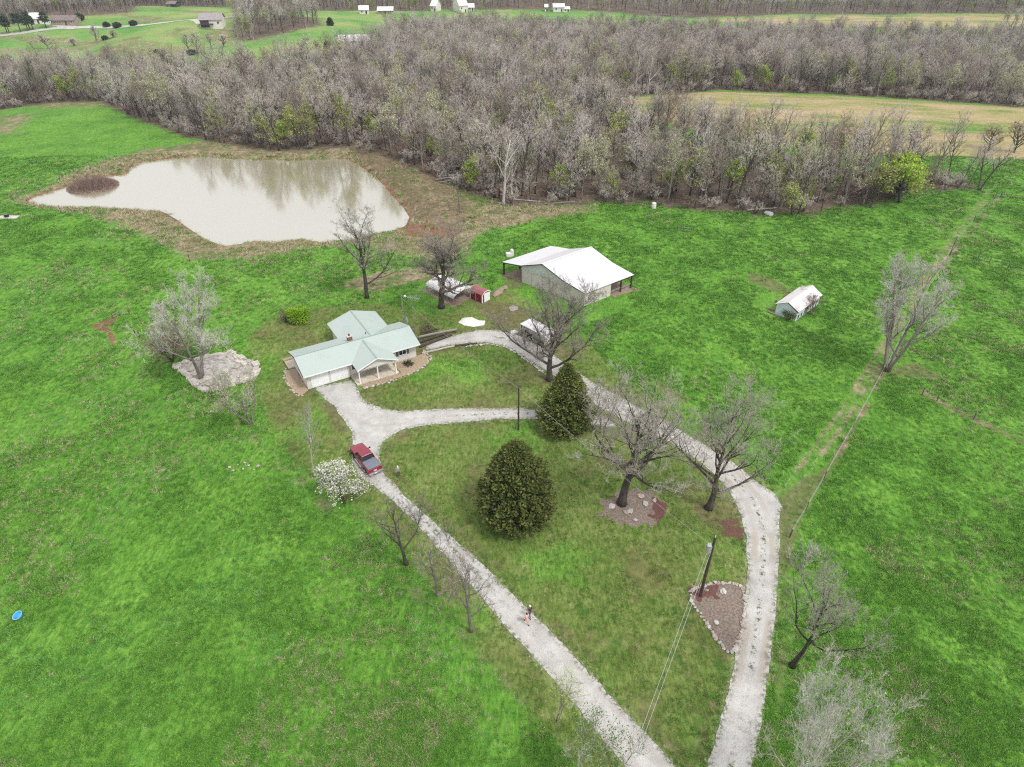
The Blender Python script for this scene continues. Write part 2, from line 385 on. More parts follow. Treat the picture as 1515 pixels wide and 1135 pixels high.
    for k, c, kw in [('white_paint', (.78, .78, .77), dict(var=.05)), ('dark_trim', (.055, .05, .05), {}), ('glass', (.03, .035, .04), dict(rough=.12, spec=.6)),
        ('brick', (.26, .11, .085), {}), ('concrete', (.52, .48, .43), dict(scale=1.5, var=.12, bump=.2)), ('tan_mulch', (.44, .33, .23), dict(scale=5, var=.28, bump=.5)),
        ('red_mulch', (.17, .075, .062), dict(scale=7, var=.3, bump=.5)), ('grey_mulch', (.27, .21, .17), dict(scale=5, var=.32, bump=.6)),
        ('stone', (.50, .46, .42), dict(scale=4, var=.2, bump=.5, objrnd=.4)), ('pinkstone', (.46, .38, .33), dict(scale=3, var=.22, bump=.5, objrnd=.4)),
        ('slabstone', (.58, .53, .47), dict(scale=2.5, var=.24, bump=.6, objrnd=.5)), ('wood_dark', (.07, .05, .04), dict(scale=5)), ('wood_post', (.13, .10, .08), dict(scale=5)),
        ('wood_grey', (.28, .25, .22), dict(scale=6)), ('wood_pale', (.45, .40, .34), dict(scale=5)), ('galv', (.5, .52, .54), dict(rough=.4, metal=.4)), ('wire', (.42, .43, .43), dict(rough=.5)),
        ('darkwire', (.10, .10, .10), {}), ('shed_red', (.26, .022, .03), dict(rough=.6)), ('shed_roof', (.36, .11, .13), dict(rough=.6)), ('rubber', (.022, .022, .024), {}), ('black', (.02, .02, .022), {}),
        ('chrome', (.62, .62, .64), dict(rough=.2, metal=.8)), ('truck_red', (.22, .016, .035), dict(rough=.18, spec=.7, var=.03)), ('tonneau', (.16, .18, .22), dict(rough=.45, var=.08)),
        ('tail_red', (.4, .02, .02), dict(rough=.3)), ('skin', (.45, .27, .2), dict(var=.05)), ('cap_white', (.72, .70, .66), dict(var=.05)), ('hair', (.035, .02, .016), {}),
        ('shirt_dark', (.06, .045, .06), {}), ('shirt_pale', (.72, .50, .42), dict(var=.06)), ('shorts_orange', (.78, .27, .12), dict(var=.08)), ('jeans', (.06, .085, .15), {}),
        ('shirt_grey', (.40, .40, .42), {}), ('shoe', (.018, .018, .02), {}), ('sole', (.5, .5, .5), {}), ('blue_plastic', (.06, .36, .72), dict(rough=.35, var=.06)), ('pale_blue', (.45, .55, .65), {}),
        ('dish', (.55, .58, .62), dict(rough=.4)), ('dirt_floor', (.30, .22, .17), dict(scale=1.5)), ('grey_roof', (.33, .30, .30), dict(scale=1)), ('brown_roof', (.22, .17, .16), dict(scale=1)),
        ('cream', (.70, .66, .60), dict(var=.05)), ('shutter', (.12, .15, .15), {}), ('gravel_white', (.72, .69, .66), dict(scale=9, var=.12, bump=.5)), ('pale_road', (.50, .47, .43), dict(scale=.8)),
        ('tan_wall', (.35, .28, .22), dict(scale=1)), ('beige', (.62, .55, .44), dict(scale=2)), ('ash_pale', (.48, .45, .41), dict(scale=2.2, var=.3, bump=.5)), ('ash', (.30, .28, .27), dict(scale=3, bump=.4))]:
        M[k] = simple(k, c, **kw)
    # ---- plants
    def bark(name, c, c2):
        m = NT(name); n = m.noise(3, 6, .7, vec=m.map((1, 1, .25))); o = m.ramp(n, [(.3, c2), (.7, c)])
        m.col(m.hsv(o, .5, 1, m.math('MULTIPLY_ADD', m.rnd(), .5, .75))); m.bump(n, .6, .05); M[name] = m.mat
    bark('bark_dark', (.105, .085, .072), (.030, .024, .020)); bark('bark_grey', (.26, .225, .20), (.11, .095, .085)); bark('bark_pale', (.55, .51, .47), (.30, .27, .25))
    def twig(name, a, b):
        m = NT(name); r = m.rnd(); o = m.mix(r, a, b); n = m.noise(.6, 3)
        m.col(m.hsv(o, .5, 1, m.math('MULTIPLY_ADD', n, .9, .55))); M[name] = m.mat
    twig('twig_wood', (.52, .47, .41), (.37, .335, .285)); twig('twig_mauve', (.48, .43, .40), (.57, .515, .47)); twig('twig_dark', (.19, .165, .14), (.24, .21, .18))
    twig('twig_grey', (.30, .275, .232), (.34, .312, .268)); twig('twig_pale', (.50, .47, .43), (.44, .415, .38)); twig('twig_brown', (.22, .155, .125), (.26, .19, .15))
    def leaf(name, stops, sc=.7, tr=.3):
        m = NT(name); n = m.math('ADD', m.math('MULTIPLY', m.noise(sc, 3, .6), .5), m.math('MULTIPLY', m.noise(5, 2, .6), .5)); o = m.ramp(n, stops)
        m.col(m.hsv(o, .5, 1, m.math('MULTIPLY_ADD', m.rnd(), .4, .8))); m.b.inputs['Roughness'].default_value = .7
        t = m.n.new('ShaderNodeBsdfTranslucent'); m._in(t.inputs[0], o); x = m.n.new('ShaderNodeMixShader'); x.inputs[0].default_value = tr
        m.l.new(m.b.outputs[0], x.inputs[1]); m.l.new(t.outputs[0], x.inputs[2]); m.l.new(x.outputs[0], m.n['Material Output'].inputs[0]); M[name] = m.mat
    leaf('leaf_bud', [(.35, (.24, .28, .08)), (.65, (.42, .45, .15))]); leaf('leaf_lime', [(.35, (.22, .34, .04)), (.65, (.42, .52, .08))]); leaf('leaf_palebud', [(.35, (.34, .35, .19)), (.65, (.50, .49, .30))])
    leaf('cedar_leaf', [(.32, (.060, .078, .020)), (.5, (.125, .150, .036)), (.66, (.22, .23, .06))], .9, .12); leaf('blossom', [(.35, (.55, .55, .50)), (.65, (.78, .77, .74))])
    leaf('leaf_green', [(.35, (.05, .12, .02)), (.65, (.14, .22, .04))]); leaf('bush_lime', [(.35, (.13, .26, .012)), (.65, (.33, .50, .03))]); leaf('pine_leaf', [(.35, (.025, .05, .025)), (.65, (.075, .115, .05))])
    leaf('tuft', [(.3, (.012, .065, .008)), (.5, (.032, .16, .014)), (.68, (.09, .28, .032))], .15); leaf('tuft_dry', [(.35, (.16, .14, .07)), (.65, (.36, .29, .18))], .3)
make_materials()
# ------------------------------------------------------------------ setting: outlines
RD_L = [(1040,1190),(1047,1135),(1068,1060),(1085,990),(1095,930),(1103,880),(1106,830),(1103,790),(1092,750),(1075,722),(1048,693),(1020,672),(985,652),(950,635),(915,618),(880,598),(848,575),(820,556),(790,538),(765,521),(745,511),(722,507),(700,507),(665,511),(630,519)]
RD_R = [(1105,1190),(1113,1135),(1127,1060),(1140,980),(1148,900),(1152,830),(1154,785),(1150,752),(1128,722),(1097,693),(1060,668),(1020,645),(985,625),(950,606),(915,587),(880,567),(850,548),(820,527),(795,510),(770,497),(740,489),(715,488),(690,492),(660,499),(630,509)]
LD_L = [(975,1190),(925,1135),(880,1080),(840,1030),(800,985),(760,940),(715,888),(670,834),(620,780),(575,735),(548,716),(530,702),(520,683),(521,660),(520,640),(508,620),(495,602),(478,588),(466,573)]
LD_R = [(1045,1190),(1000,1135),(985,1115),(940,1068),(895,1020),(850,970),(805,925),(765,886),(720,842),(670,795),(625,757),(590,724),(566,700),(560,676),(566,655),(585,640),(600,634),(560,612),(536,590),(522,562)]
CN_T = [(545,594),(565,606),(600,608),(650,605),(700,604),(760,604),(800,606),(850,612),(900,618)]
CN_B = [(563,655),(585,638),(630,629),(690,624),(750,620),(800,620),(850,624),(915,634)]
RDP = PX(RD_L)+PX(RD_R)[::-1]; LDP = PX(LD_L)+PX(LD_R)[::-1]; CNP = PX(CN_T)+PX(CN_B)[::-1]
def resamp(p, n=60):
    p = np.array(p); d = np.concatenate([[0], np.cumsum(np.hypot(*np.diff(p, axis=0).T))]); t = np.linspace(0, d[-1], n)
    return np.stack([np.interp(t, d, p[:, 0]), np.interp(t, d, p[:, 1])], -1)
def center(a, b): return [tuple(q) for q in (resamp(a)+resamp(b))/2]
RDC = center(PX(RD_L), PX(RD_R)); LDC = center(PX(LD_L[:16]), PX(LD_R[:14])); CNC = center(PX(CN_T), PX(CN_B))
JUN = PX([(1098,742),(1128,718),(1148,733),(1158,752),(1151,775),(1149,800),(1110,790)])
RUT_R = PX([(1152,768),(1172,730),(1190,705),(1215,672),(1232,650)])
RUT_L = PX([(1140,752),(1158,722),(1178,697),(1198,668)])
TRK_R = PX([(1215,672),(1240,640),(1268,595),(1300,540),(1335,480),(1365,430),(1395,385),(1425,340),(1462,292)])
TRK_L = PX([(1178,697),(1200,668),(1228,630),(1255,592),(1285,545),(1318,490),(1350,438),(1378,398),(1405,358),(1440,310),(1466,280)])
def road_f(x, y):
    f = np.minimum(np.minimum(sdf(x, y, RDP), sdf(x, y, LDP)), np.minimum(sdf(x, y, CNP), sdf(x, y, JUN)))
    return f
def rough_road(x, y):
    return road_f(x, y)+.5*(fnoise(x*.7, y*.7, 3, 4)-.5)+.10*(vnoise(x*3.5, y*3.5, 5)-.5)
LAWN = PX([(860,1150),(700,945),(640,865),(560,775),(470,720),(410,650),(375,560),(370,500),(400,470),(470,455),(560,448),(640,468),(740,425),(800,455),(850,480),(900,540),(985,600),(1060,650),(1125,705),(1150,740),(1155,790),(1155,900),(1140,1010),(1115,1150)])
BANK = PX([(15,296),(60,280),(90,266),(150,238),(215,222),(262,214),(318,207),(335,213),(420,222),(500,214),(520,205),(580,220),(640,250),(690,275),(760,297),(830,303),(886,303),(880,313),(800,326),(740,337),(705,347),(692,372),(640,388),(570,372),(530,362),(480,366),(430,372),(390,378),(340,384),(282,386),(250,365),(200,342),(150,325),(100,314),(50,306)])
FLOOD = PX([(560,402),(600,396),(640,396),(665,402),(640,415),(600,420),(560,432),(520,430),(500,420),(530,410)])
SOIL = [PX(p) for p in [[(560,262),(575,268),(600,300),(612,325),(600,330),(585,305),(568,284)],[(590,334),(650,330),(690,342),(670,352),(600,352)],[(133,484),(150,476),(175,466),(168,478),(160,484),(170,495),(172,512),(164,510),(158,492)],[(225,311),(242,309),(250,316),(240,318)],
    [(620,235),(636,245),(650,262),(640,262),(622,248)],[(1148,452),(1165,440),(1172,448),(1160,460)]]]
STUB = PX([(880,150),(940,144),(1010,140),(1060,136),(1130,138),(1200,141),(1330,148),(1420,154),(1560,163),(1560,240),(1440,235),(1300,232),(1150,215),(1020,190),(930,170)])
STUB2 = PX([(1040,29),(1100,25),(1180,24),(1250,22),(1345,24),(1350,21),(1560,22),(1560,45),(1400,45),(1250,42),(1150,38),(1060,33)])
WOOD_MAIN = [(-160,166),(0,163),(80,152),(150,150),(200,176),(270,203),(340,215),(400,224),(500,218),(560,230),(640,262),(700,288),(760,305),(830,305),(900,303),(960,304),(1040,314),(1130,320),(1200,320),(1260,308),(1300,303),(1360,287),(1440,279),(1466,270),(1440,268),(1400,264),(1300,255),(1200,244),(1100,229),(1020,213),(930,184),(880,152),(940,143),(1060,134),(1200,139),(1330,146),(1420,152),(1600,166),(1600,74),(1500,70),(1400,72),(1250,66),(1100,62),(1000,58),(900,56),(800,54),(700,54),(640,56),(590,62),(565,74),(540,92),(480,112),(400,124),(300,130),(200,126),(100,122),(0,118),(-160,120)]
WMP = PX(WOOD_MAIN)
FARWOODS = [PX(p) for p in [[(-200,42),(0,40),(60,24),(120,25),(198,18),(204,9),(345,11),(360,4),(470,16),(620,17),(640,14),(760,14),(840,15),(890,17),(960,24),(1020,27),(1100,24),(1180,21),(1330,22),(1350,20),(1700,20),(1700,-18),(-200,-18)],
    [(345,57),(372,60),(420,50),(478,38),(470,27),(420,22),(350,26)], [(1480,40),(1560,40),(1560,46),(1480,46)]]]
BROWN = [PX(p) for p in [[(515,214),(560,223),(640,256),(690,298),(690,335),(645,338),(615,325),(600,303),(575,272),(545,246)],[(690,440),(770,452),(830,500),(850,535),(800,520),(760,490),(720,470)],[(480,590),(500,600),(515,640),(500,640),(470,600)],[(1150,735),(1222,690),(1250,660),(1225,705),(1190,760),(1160,860),(1155,840)],[(960,555),(985,570),(1020,590),(1012,600),(975,580)],[(1085,680),(1100,690),(1130,712),(1110,705)],
    [(1150,985),(1168,940),(1165,1010),(1150,1060)],[(1105,404),(1130,406),(1180,432),(1150,434),(1110,416)],[(740,400),(765,405),(775,425),(752,430)],[(1310,548),(1350,535),(1400,560),(1345,560)]]]
FENCE_STRAW = PX([(1215,705),(1260,640),(1285,595),(1305,550)]); FENCE_STRAW2 = PX([(1365,580),(1400,600),(1440,620),(1515,655)]); FENCE_STRAW3 = PX([(1392,398),(1480,290)]); FENCE_STRAW4 = PX([(1405,375),(1440,385),(1515,403)])
FURROW = PX([(330,600),(420,690),(540,800),(660,920),(760,1020),(860,1130)])

def axis(lo, fine_lo, fine_hi, hi, step, g=.0145):
    a = list(np.arange(fine_lo, fine_hi, step)); s = step; x = a[-1]
    while x < hi: s = s+s*g; x += s; a.append(x)
    s = step; x = a[0]; b = []
    while x > lo: s = s+s*g*2.5; x -= s; b.append(x)
    return np.array(b[::-1]+a)
def make_ground():
    xs = axis(0, 0, 62, 1500, .36); xs = np.concatenate([-xs[:0:-1], xs]); ys = axis(-260, 24, 128, 2600, .36, .012)
    X, Y = np.meshgrid(xs, ys); nx, ny = len(xs), len(ys); x = X.ravel(); y = Y.ravel()
    z = hgt(x, y)+.05*(fnoise(x*.5, y*.5, 11, 3)-.5)
    r = np.hypot(x, y)
    rf = np.full(x.shape, 50.0); m = (np.abs(x) < 70) & (y > 15) & (y < 125); rf[m] = road_f(x[m], y[m])
    z = z-.03*(rf < .6)
    idx = np.arange(nx*ny).reshape(ny, nx)
    q = np.stack([idx[:-1, :-1], idx[:-1, 1:], idx[1:, 1:], idx[1:, :-1]], -1).reshape(-1, 4)
    me = npmesh('ground', np.stack([x, y, z], -1), [q], M['ground'])
    def soft(poly, w, mm=None):
        o = np.zeros(x.shape); p = np.array(poly); mm = (x > p[:, 0].min()-w*2) & (x < p[:, 0].max()+w*2) & (y > p[:, 1].min()-w*2) & (y < p[:, 1].max()+w*2)
        o[mm] = sstep(.5-sdf(x[mm], y[mm], poly)/(2*w)); return o
    def line(poly, w):
        o = np.zeros(x.shape); p = np.array(poly); mm = (x > p[:, 0].min()-w*3) & (x < p[:, 0].max()+w*3) & (y > p[:, 1].min()-w*3) & (y < p[:, 1].max()+w*3)
        o[mm] = np.exp(-(seg_d(x[mm], y[mm], poly)/w)**2); return o
    lawn = soft(LAWN, 3.0)
    dead = np.maximum(soft(BANK, 4.5)*.82+.18*soft(BANK, 4.5)*sstep((fnoise(x*.08, y*.08, 91, 3)-.4)/.2), soft(FLOOD, 1.6)*.8)
    patchy = sstep((fnoise(x*.25, y*.25, 61, 3)-.38)/.2)
    dead = np.maximum(dead, .72*patchy*line(FENCE_STRAW, .8)); dead = np.maximum(dead, .75*line(FENCE_STRAW2, .8)); dead = np.maximum(dead, .6*line(FENCE_STRAW3, .9)); dead = np.maximum(dead, .6*line(FENCE_STRAW4, .8))
    dead = np.maximum(dead, .57*line(TRK_R, .62)); dead = np.maximum(dead, .57*line(TRK_L, .62)); dead = np.maximum(dead, .36*line(FURROW, 1.6))
    mead = ((x < -70) & (y > 150))*sstep((fnoise(x*.035, y*.07, 21, 4)-.50)/.16)*.62
    dead = np.maximum(dead, mead)
    far = sstep((r-265)/130)*.95
    cattr(me, 'mask_a', [lawn, dead, far, np.ones_like(x)])
    stub = np.maximum(soft(STUB, 6), soft(STUB2, 20)*.8)
    wood = soft(WMP, 5)
    for p in FARWOODS: wood = np.maximum(wood, soft(p, 15))
    wood = np.maximum(wood, sstep((r-820)/60)*(fnoise(x*.004, y*.004, 9, 2) > .42))
    wood = wood*(1-soft(STUB, 5))
    soil = np.zeros(x.shape)
    for i, p in enumerate(SOIL): soil = np.maximum(soil, (1.0 if i == 2 else .72)*soft(p, 1.0 if i == 2 else 1.6))
    mm = (x > -130) & (x < -10) & (y > 120) & (y < 200); d = np.full(x.shape, 99.0); d[mm] = sdf(x[mm], y[mm], POND)
    soil = np.maximum(soil, .68*np.exp(-((d-.8)/1.5)**2)*(fnoise(x*.12, y*.12, 31, 3) > .46))
    cattr(me, 'mask_b', [stub, wood, soil, np.ones_like(x)])
    gv = sstep(1-(rf-.1)/1.9)*.54
    for l in (RUT_R, RUT_L): gv = np.maximum(gv, .54*line(l, .75))
    gv = np.maximum(gv, .5*line(TRK_R, .6)*(y < 125)); gv = np.maximum(gv, .44*line(TRK_L, .6)*(y < 110)); gv = np.maximum(gv, .5*soft(PX([(470,575),(520,570),(560,640),(520,690),(505,650),(480,600)]), 1.2))
    gv = np.maximum(gv, .5*soft(PX([(690,482),(730,478),(770,495),(740,495),(700,495)]), .8)); gv = np.maximum(gv, .48*soft(FLOOD, 1.0)*(fnoise(x*.3, y*.3, 41, 2) > .42))
    fattr(me, 'gravel', gv)
    br = np.zeros(x.shape)
    for p in BROWN: br = np.maximum(br, soft(p, 1.4))
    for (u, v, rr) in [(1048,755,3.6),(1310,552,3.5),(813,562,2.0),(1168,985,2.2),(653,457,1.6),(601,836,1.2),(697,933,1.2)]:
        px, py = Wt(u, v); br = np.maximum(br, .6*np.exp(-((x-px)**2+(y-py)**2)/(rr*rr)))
    br = np.maximum(br, .55*np.exp(-((rf-1.0)/.8)**2)*(fnoise(x*.2, y*.2, 51, 2) > .5))
    fattr(me, 'brown', br)
    return tag(link(bpy.data.objects.new('ground', me)), kind='structure')
GROUND = make_ground()

def cdist(x, y):
    d = np.minimum(seg_d(x, y, RDC), np.minimum(seg_d(x, y, LDC), seg_d(x, y, CNC))); return d
def weed(x, y):
    return .25+.75*sstep((fnoise(x*.12, y*.12, 77, 2)-.42)/.15)
o = sheet('gravel_driveway', rough_road, (-42, 46, 17, 112), .27, .012, M['gravel'], dict(c=cdist, e=rough_road, weed=weed, tan=lambda x, y: np.where(seg_d(x, y, RDC) < seg_d(x, y, LDC), .85, .35))); tag(o, kind='structure')
o = sheet('pond_water', lambda x, y: sdf(x, y, POND)-1.0, (-125, -15, 120, 192), 1.0, 0, M['water'], zfn=lambda x, y: x*0+ZW); tag(o, kind='structure')
def far_road(pts, w, name='far_road'):
    P = PX(pts); P = [tuple(q) for q in resamp(P, 50)]
    a = np.array(P); pad = w+6
    o = sheet(name, lambda x, y: seg_d(x, y, P)-w, (a[:, 0].min()-pad, a[:, 0].max()+pad, a[:, 1].min()-pad, a[:, 1].max()+pad), max(1.2, w*.5), .12, M['pale_road']); return tag(o, kind='structure')
far_road([(-40,58),(0,53),(40,48),(80,42),(130,40),(200,38),(250,33),(290,29),(320,27),(346,25)], 2.4)
far_road([(104,41),(92,37),(78,34.5),(66,33)], 4.0, 'far_lane')
far_road([(285,29.5),(294,32),(296,35),(303,37)], 2.4, 'far_lane')
far_road([(400,13),(412,15.5),(424,17.5)], 3.0, 'far_lane')
# ------------------------------------------------------------------ trees
def perp(d, rr):
    while True:
        v = Vector((rr.gauss(0, 1), rr.gauss(0, 1), rr.gauss(0, 1))); v = v-d*v.dot(d)
        if v.length > .2: return v.normalized()
class Tree:
    """bare branching tree: trunk and limbs as tubes, finer wood as thin ribbons; normalised to height H and crown radius R"""
    def __init__(s, seed, H, R, r0, n=(9, 7, 7, 6), fork=.3, lead=.9, ang=(35, 60), upb=.12, l1=.5, lr=(.55, .5, .5), leaf=0, leafsz=.3, leafmin=.35, lean=(0, 0), tw=.022, stems=1, wob=.12, tubes=2, zsc=True, shoot=.32, qr=.95):
        s.shoot = shoot
        rr = s.rr = random.Random(seed); s.T = MB(); s.K = MB(); s.L = MB(); s.tw = tw; s.n = n; s.lr = lr; s.upb = upb; s.tubes = tubes; s.ang = ang; s.leaf = leaf; s.leafsz = leafsz; s.wob = wob
        s.tips = []
        for k in range(stems):
            a = rr.random()*6.28+k*6.28/stems; sp = 0 if stems == 1 else .22+.14*rr.random()
            d = Vector((math.cos(a)*sp+lean[0], math.sin(a)*sp+lean[1], 1)).normalized()
            p0 = Vector((math.cos(a)*r0*.7, math.sin(a)*r0*.7, -.15)) if stems > 1 else Vector((0, 0, -.15))
            L0 = H*lead; rk = r0*(1 if stems == 1 else .62)
            pts, rs = s.path(p0, d, L0, rk, 10, wob*.28, .02, taper=.72)
            rs[0] *= 1.45; rs[1] *= 1.08
            s.T.tube(pts, rs, 8)
            n1 = n[0] if stems == 1 else max(3, n[0]//stems+1)
            for i in range(n1):
                t = fork+(1-fork)*((i+.6*rr.random())/n1)**.85; t = min(t, .99)
                p, dd, r = s.at(pts, rs, t)
                az = i*2.4+rr.uniform(-.5, .5)+k
                out = Vector((math.cos(az), math.sin(az), 0)); an = rad(rr.uniform(*ang))*(1-.35*(t-fork)/(1-fork+1e-6))
                d1 = (dd*math.cos(an)+out*math.sin(an)).normalized()
                ln = H*l1*(1-.55*((t-fork)/(1-fork+1e-6))**1.3)*rr.uniform(.8, 1.15)
                s.limb(p, d1, ln, min(r*.72, r0*.5*(ln/(H*l1))**.7), 1)
            if lead < .8:
                p, dd, r = s.at(pts, rs, 1)
                for i in range(3):
                    az = i*2.1+rr.random(); out = Vector((math.cos(az), math.sin(az), 0)); an = rad(rr.uniform(12, 32))
                    s.limb(p, (dd*math.cos(an)+out*math.sin(an)).normalized(), H*(1-lead)*rr.uniform(.85, 1.1), r*.72, 1)
        zs = [v[2] for v in s.K.v]+[v[2] for v in s.T.v]
        hz = sorted(zs)[int(len(zs)*.998)]; kz = H/hz if zsc else 1
        rx = sorted(math.hypot(v[0]-lean[0]*v[2], v[1]-lean[1]*v[2]) for v in s.K.v); kx = R/max(.1, rx[int(len(rx)*qr)])
        def fx(m):
            out = []
            for x, y, z in m.v:
                lx, ly = lean[0]*z, lean[1]*z; g = max(0, min(1, (z-.2)/(H*.25)))
                q = 1+(kx-1)*g; out.append((lx+(x-lx)*q, ly+(y-ly)*q, z*kz))
            m.v = out
        fx(s.T); fx(s.K)
        if leaf:
            tips = [Vector((lean[0]*z+(x-lean[0]*z)*kx, lean[1]*z+(y-lean[1]*z)*kx, z*kz)) for x, y, z in s.tips]
            tips = [t for t in tips if t.z > H*leafmin]
            for _ in range(leaf):
                t = rr.choice(tips); q = leafsz*rr.uniform(.5, 1.2); a = perp(Vector((0, 0, 1)), rr) if rr.random() < .4 else Vector((rr.gauss(0, 1), rr.gauss(0, 1), rr.gauss(0, 1))).normalized(); b = perp(a, rr)
                o = t+Vector((rr.gauss(0, .25), rr.gauss(0, .25), rr.gauss(0, .2)))
                s.L.add([o-a*q*.5, o+b*q*.42, o+a*q*.5, o-b*q*.42], [(0, 1, 2, 3)])
    def path(s, p, d, L, r, nseg, wob, up, taper=.85):
        rr = s.rr; pts = [p.copy()]; rs = [r]; step = L/nseg
        for i in range(nseg):
            d = (d+Vector((rr.gauss(0, wob), rr.gauss(0, wob), rr.gauss(0, wob)*.7+up))).normalized()
            p = p+d*step; pts.append(p.copy()); rs.append(r*(1-taper*(i+1)/nseg))
        return pts, rs
    def at(s, pts, rs, t):
        x = t*(len(pts)-1); i = min(int(x), len(pts)-2); f = x-i
        return pts[i].lerp(pts[i+1], f), (pts[i+1]-pts[i]).normalized(), rs[i]*(1-f)+rs[i+1]*f
    def limb(s, p, d, L, r, lev):
        rr = s.rr; nseg = 6 if lev == 1 else 4
        pts, rs = s.path(p, d, L, r, nseg, s.wob*(1 if lev == 1 else 1.25), s.upb*(1 if lev < 2 else .45))
        if lev <= s.tubes: s.T.tube(pts, rs, 5 if lev == 1 else 3, cap=False)
        else: s.ribbon(pts, [max(x, .012) for x in rs])
        if lev >= len(s.n)-0: return
        nn = s.n[lev]; nn = max(2, int(nn*rr.uniform(.75, 1.25)))
        for i in range(nn):
            t = .22+.78*((i+rr.random())/nn) if lev < 3 else .1+.9*((i+rr.random())/nn)
            t = min(t, 1)
            q, dd, rq = s.at(pts, rs, t); an = rad(rr.uniform(28, 72)); o = perp(dd, rr); o.z = o.z*.7+.05
            d2 = (dd*math.cos(an)+o*math.sin(an)+Vector((0, 0, s.shoot*(1 if lev < 3 else .5)))).normalized(); ln = L*s.lr[min(lev-1, len(s.lr)-1)]*(1.1-.45*t)*rr.uniform(.7, 1.25)
            if lev+1 >= len(s.n): s.twig(q, d2, ln)
            else: s.limb(q, d2, ln, max(rq*.6, .014), lev+1)
    def ribbon(s, pts, rs):
        rr = s.rr; w = perp((pts[-1]-pts[0]).normalized(), rr); w2 = perp((pts[-1]-pts[0]).normalized(), rr)
        n = len(pts); vs = []
        for p, r in zip(pts, rs): vs += [p-w*r, p+w*r]
        s.K.add([tuple(v) for v in vs], [(2*i, 2*i+1, 2*i+3, 2*i+2) for i in range(n-1)])
    def twig(s, p, d, L):
        rr = s.rr; w = perp(d, rr)*s.tw*rr.uniform(.6, 1.2); e = p+d*L*.55+Vector((rr.gauss(0, .06), rr.gauss(0, .06), rr.gauss(.03, .06)))*L; g = e+(d+Vector((0, 0, .25))).normalized()*L*.5
        s.K.add([tuple(p-w), tuple(p+w), tuple(e+w*.7), tuple(e-w*.7), tuple(g)], [(0, 1, 2, 3), (3, 2, 4)])
        if s.leaf: s.tips.append(tuple(e)); s.tips.append(tuple(g))
def tree_meshes(t, name, bark, twig, leaf=None):
    tm = t.T.mesh('trunk', M[bark], True)
    k = MB(); k.v = list(t.K.v); k.f = list(t.K.f); k.m = [0]*len(k.f)
    mats = [M[twig]]
    if t.L.v: k.cm = 1; k.add(t.L.v, t.L.f); mats.append(M[leaf])
    return tm, k.mesh('crown', mats)
def plant(meshes, loc, rz, label, cat='tree', name='bare_tree', group=None, s=1.0, sz=None):
    o = thing(name, label, cat, loc, rz, group); o.scale = (s, s, sz or s)
    a = link(bpy.data.objects.new('trunk', meshes[0]), o); b = link(bpy.data.objects.new('crown', meshes[1]), o)
    return o
def gpos(u, v, dz=0.0):
    x, y = Wt(u, v); return (x, y, h1(x, y)+dz)
def pxm(u, v):
    x, y = Wt(u, v); return F/(y*math.cos(PITCH)+(HC-h1(x, y))*math.sin(PITCH))
def single(seed, u, v, v2, halfw, label, bark='bark_dark', twig='twig_grey', leaf=None, name='bare_tree', rz=0, r0=None, **kw):
    H = hfor(u, v, v2); R = halfw/pxm(u, v)
    t = Tree(seed, H, R, r0 or H*.027, leaf=kw.pop('nleaf', 0), **kw)
    return plant(tree_meshes(t, name, bark, twig, leaf), gpos(u, v), rz, label, 'tree', name)

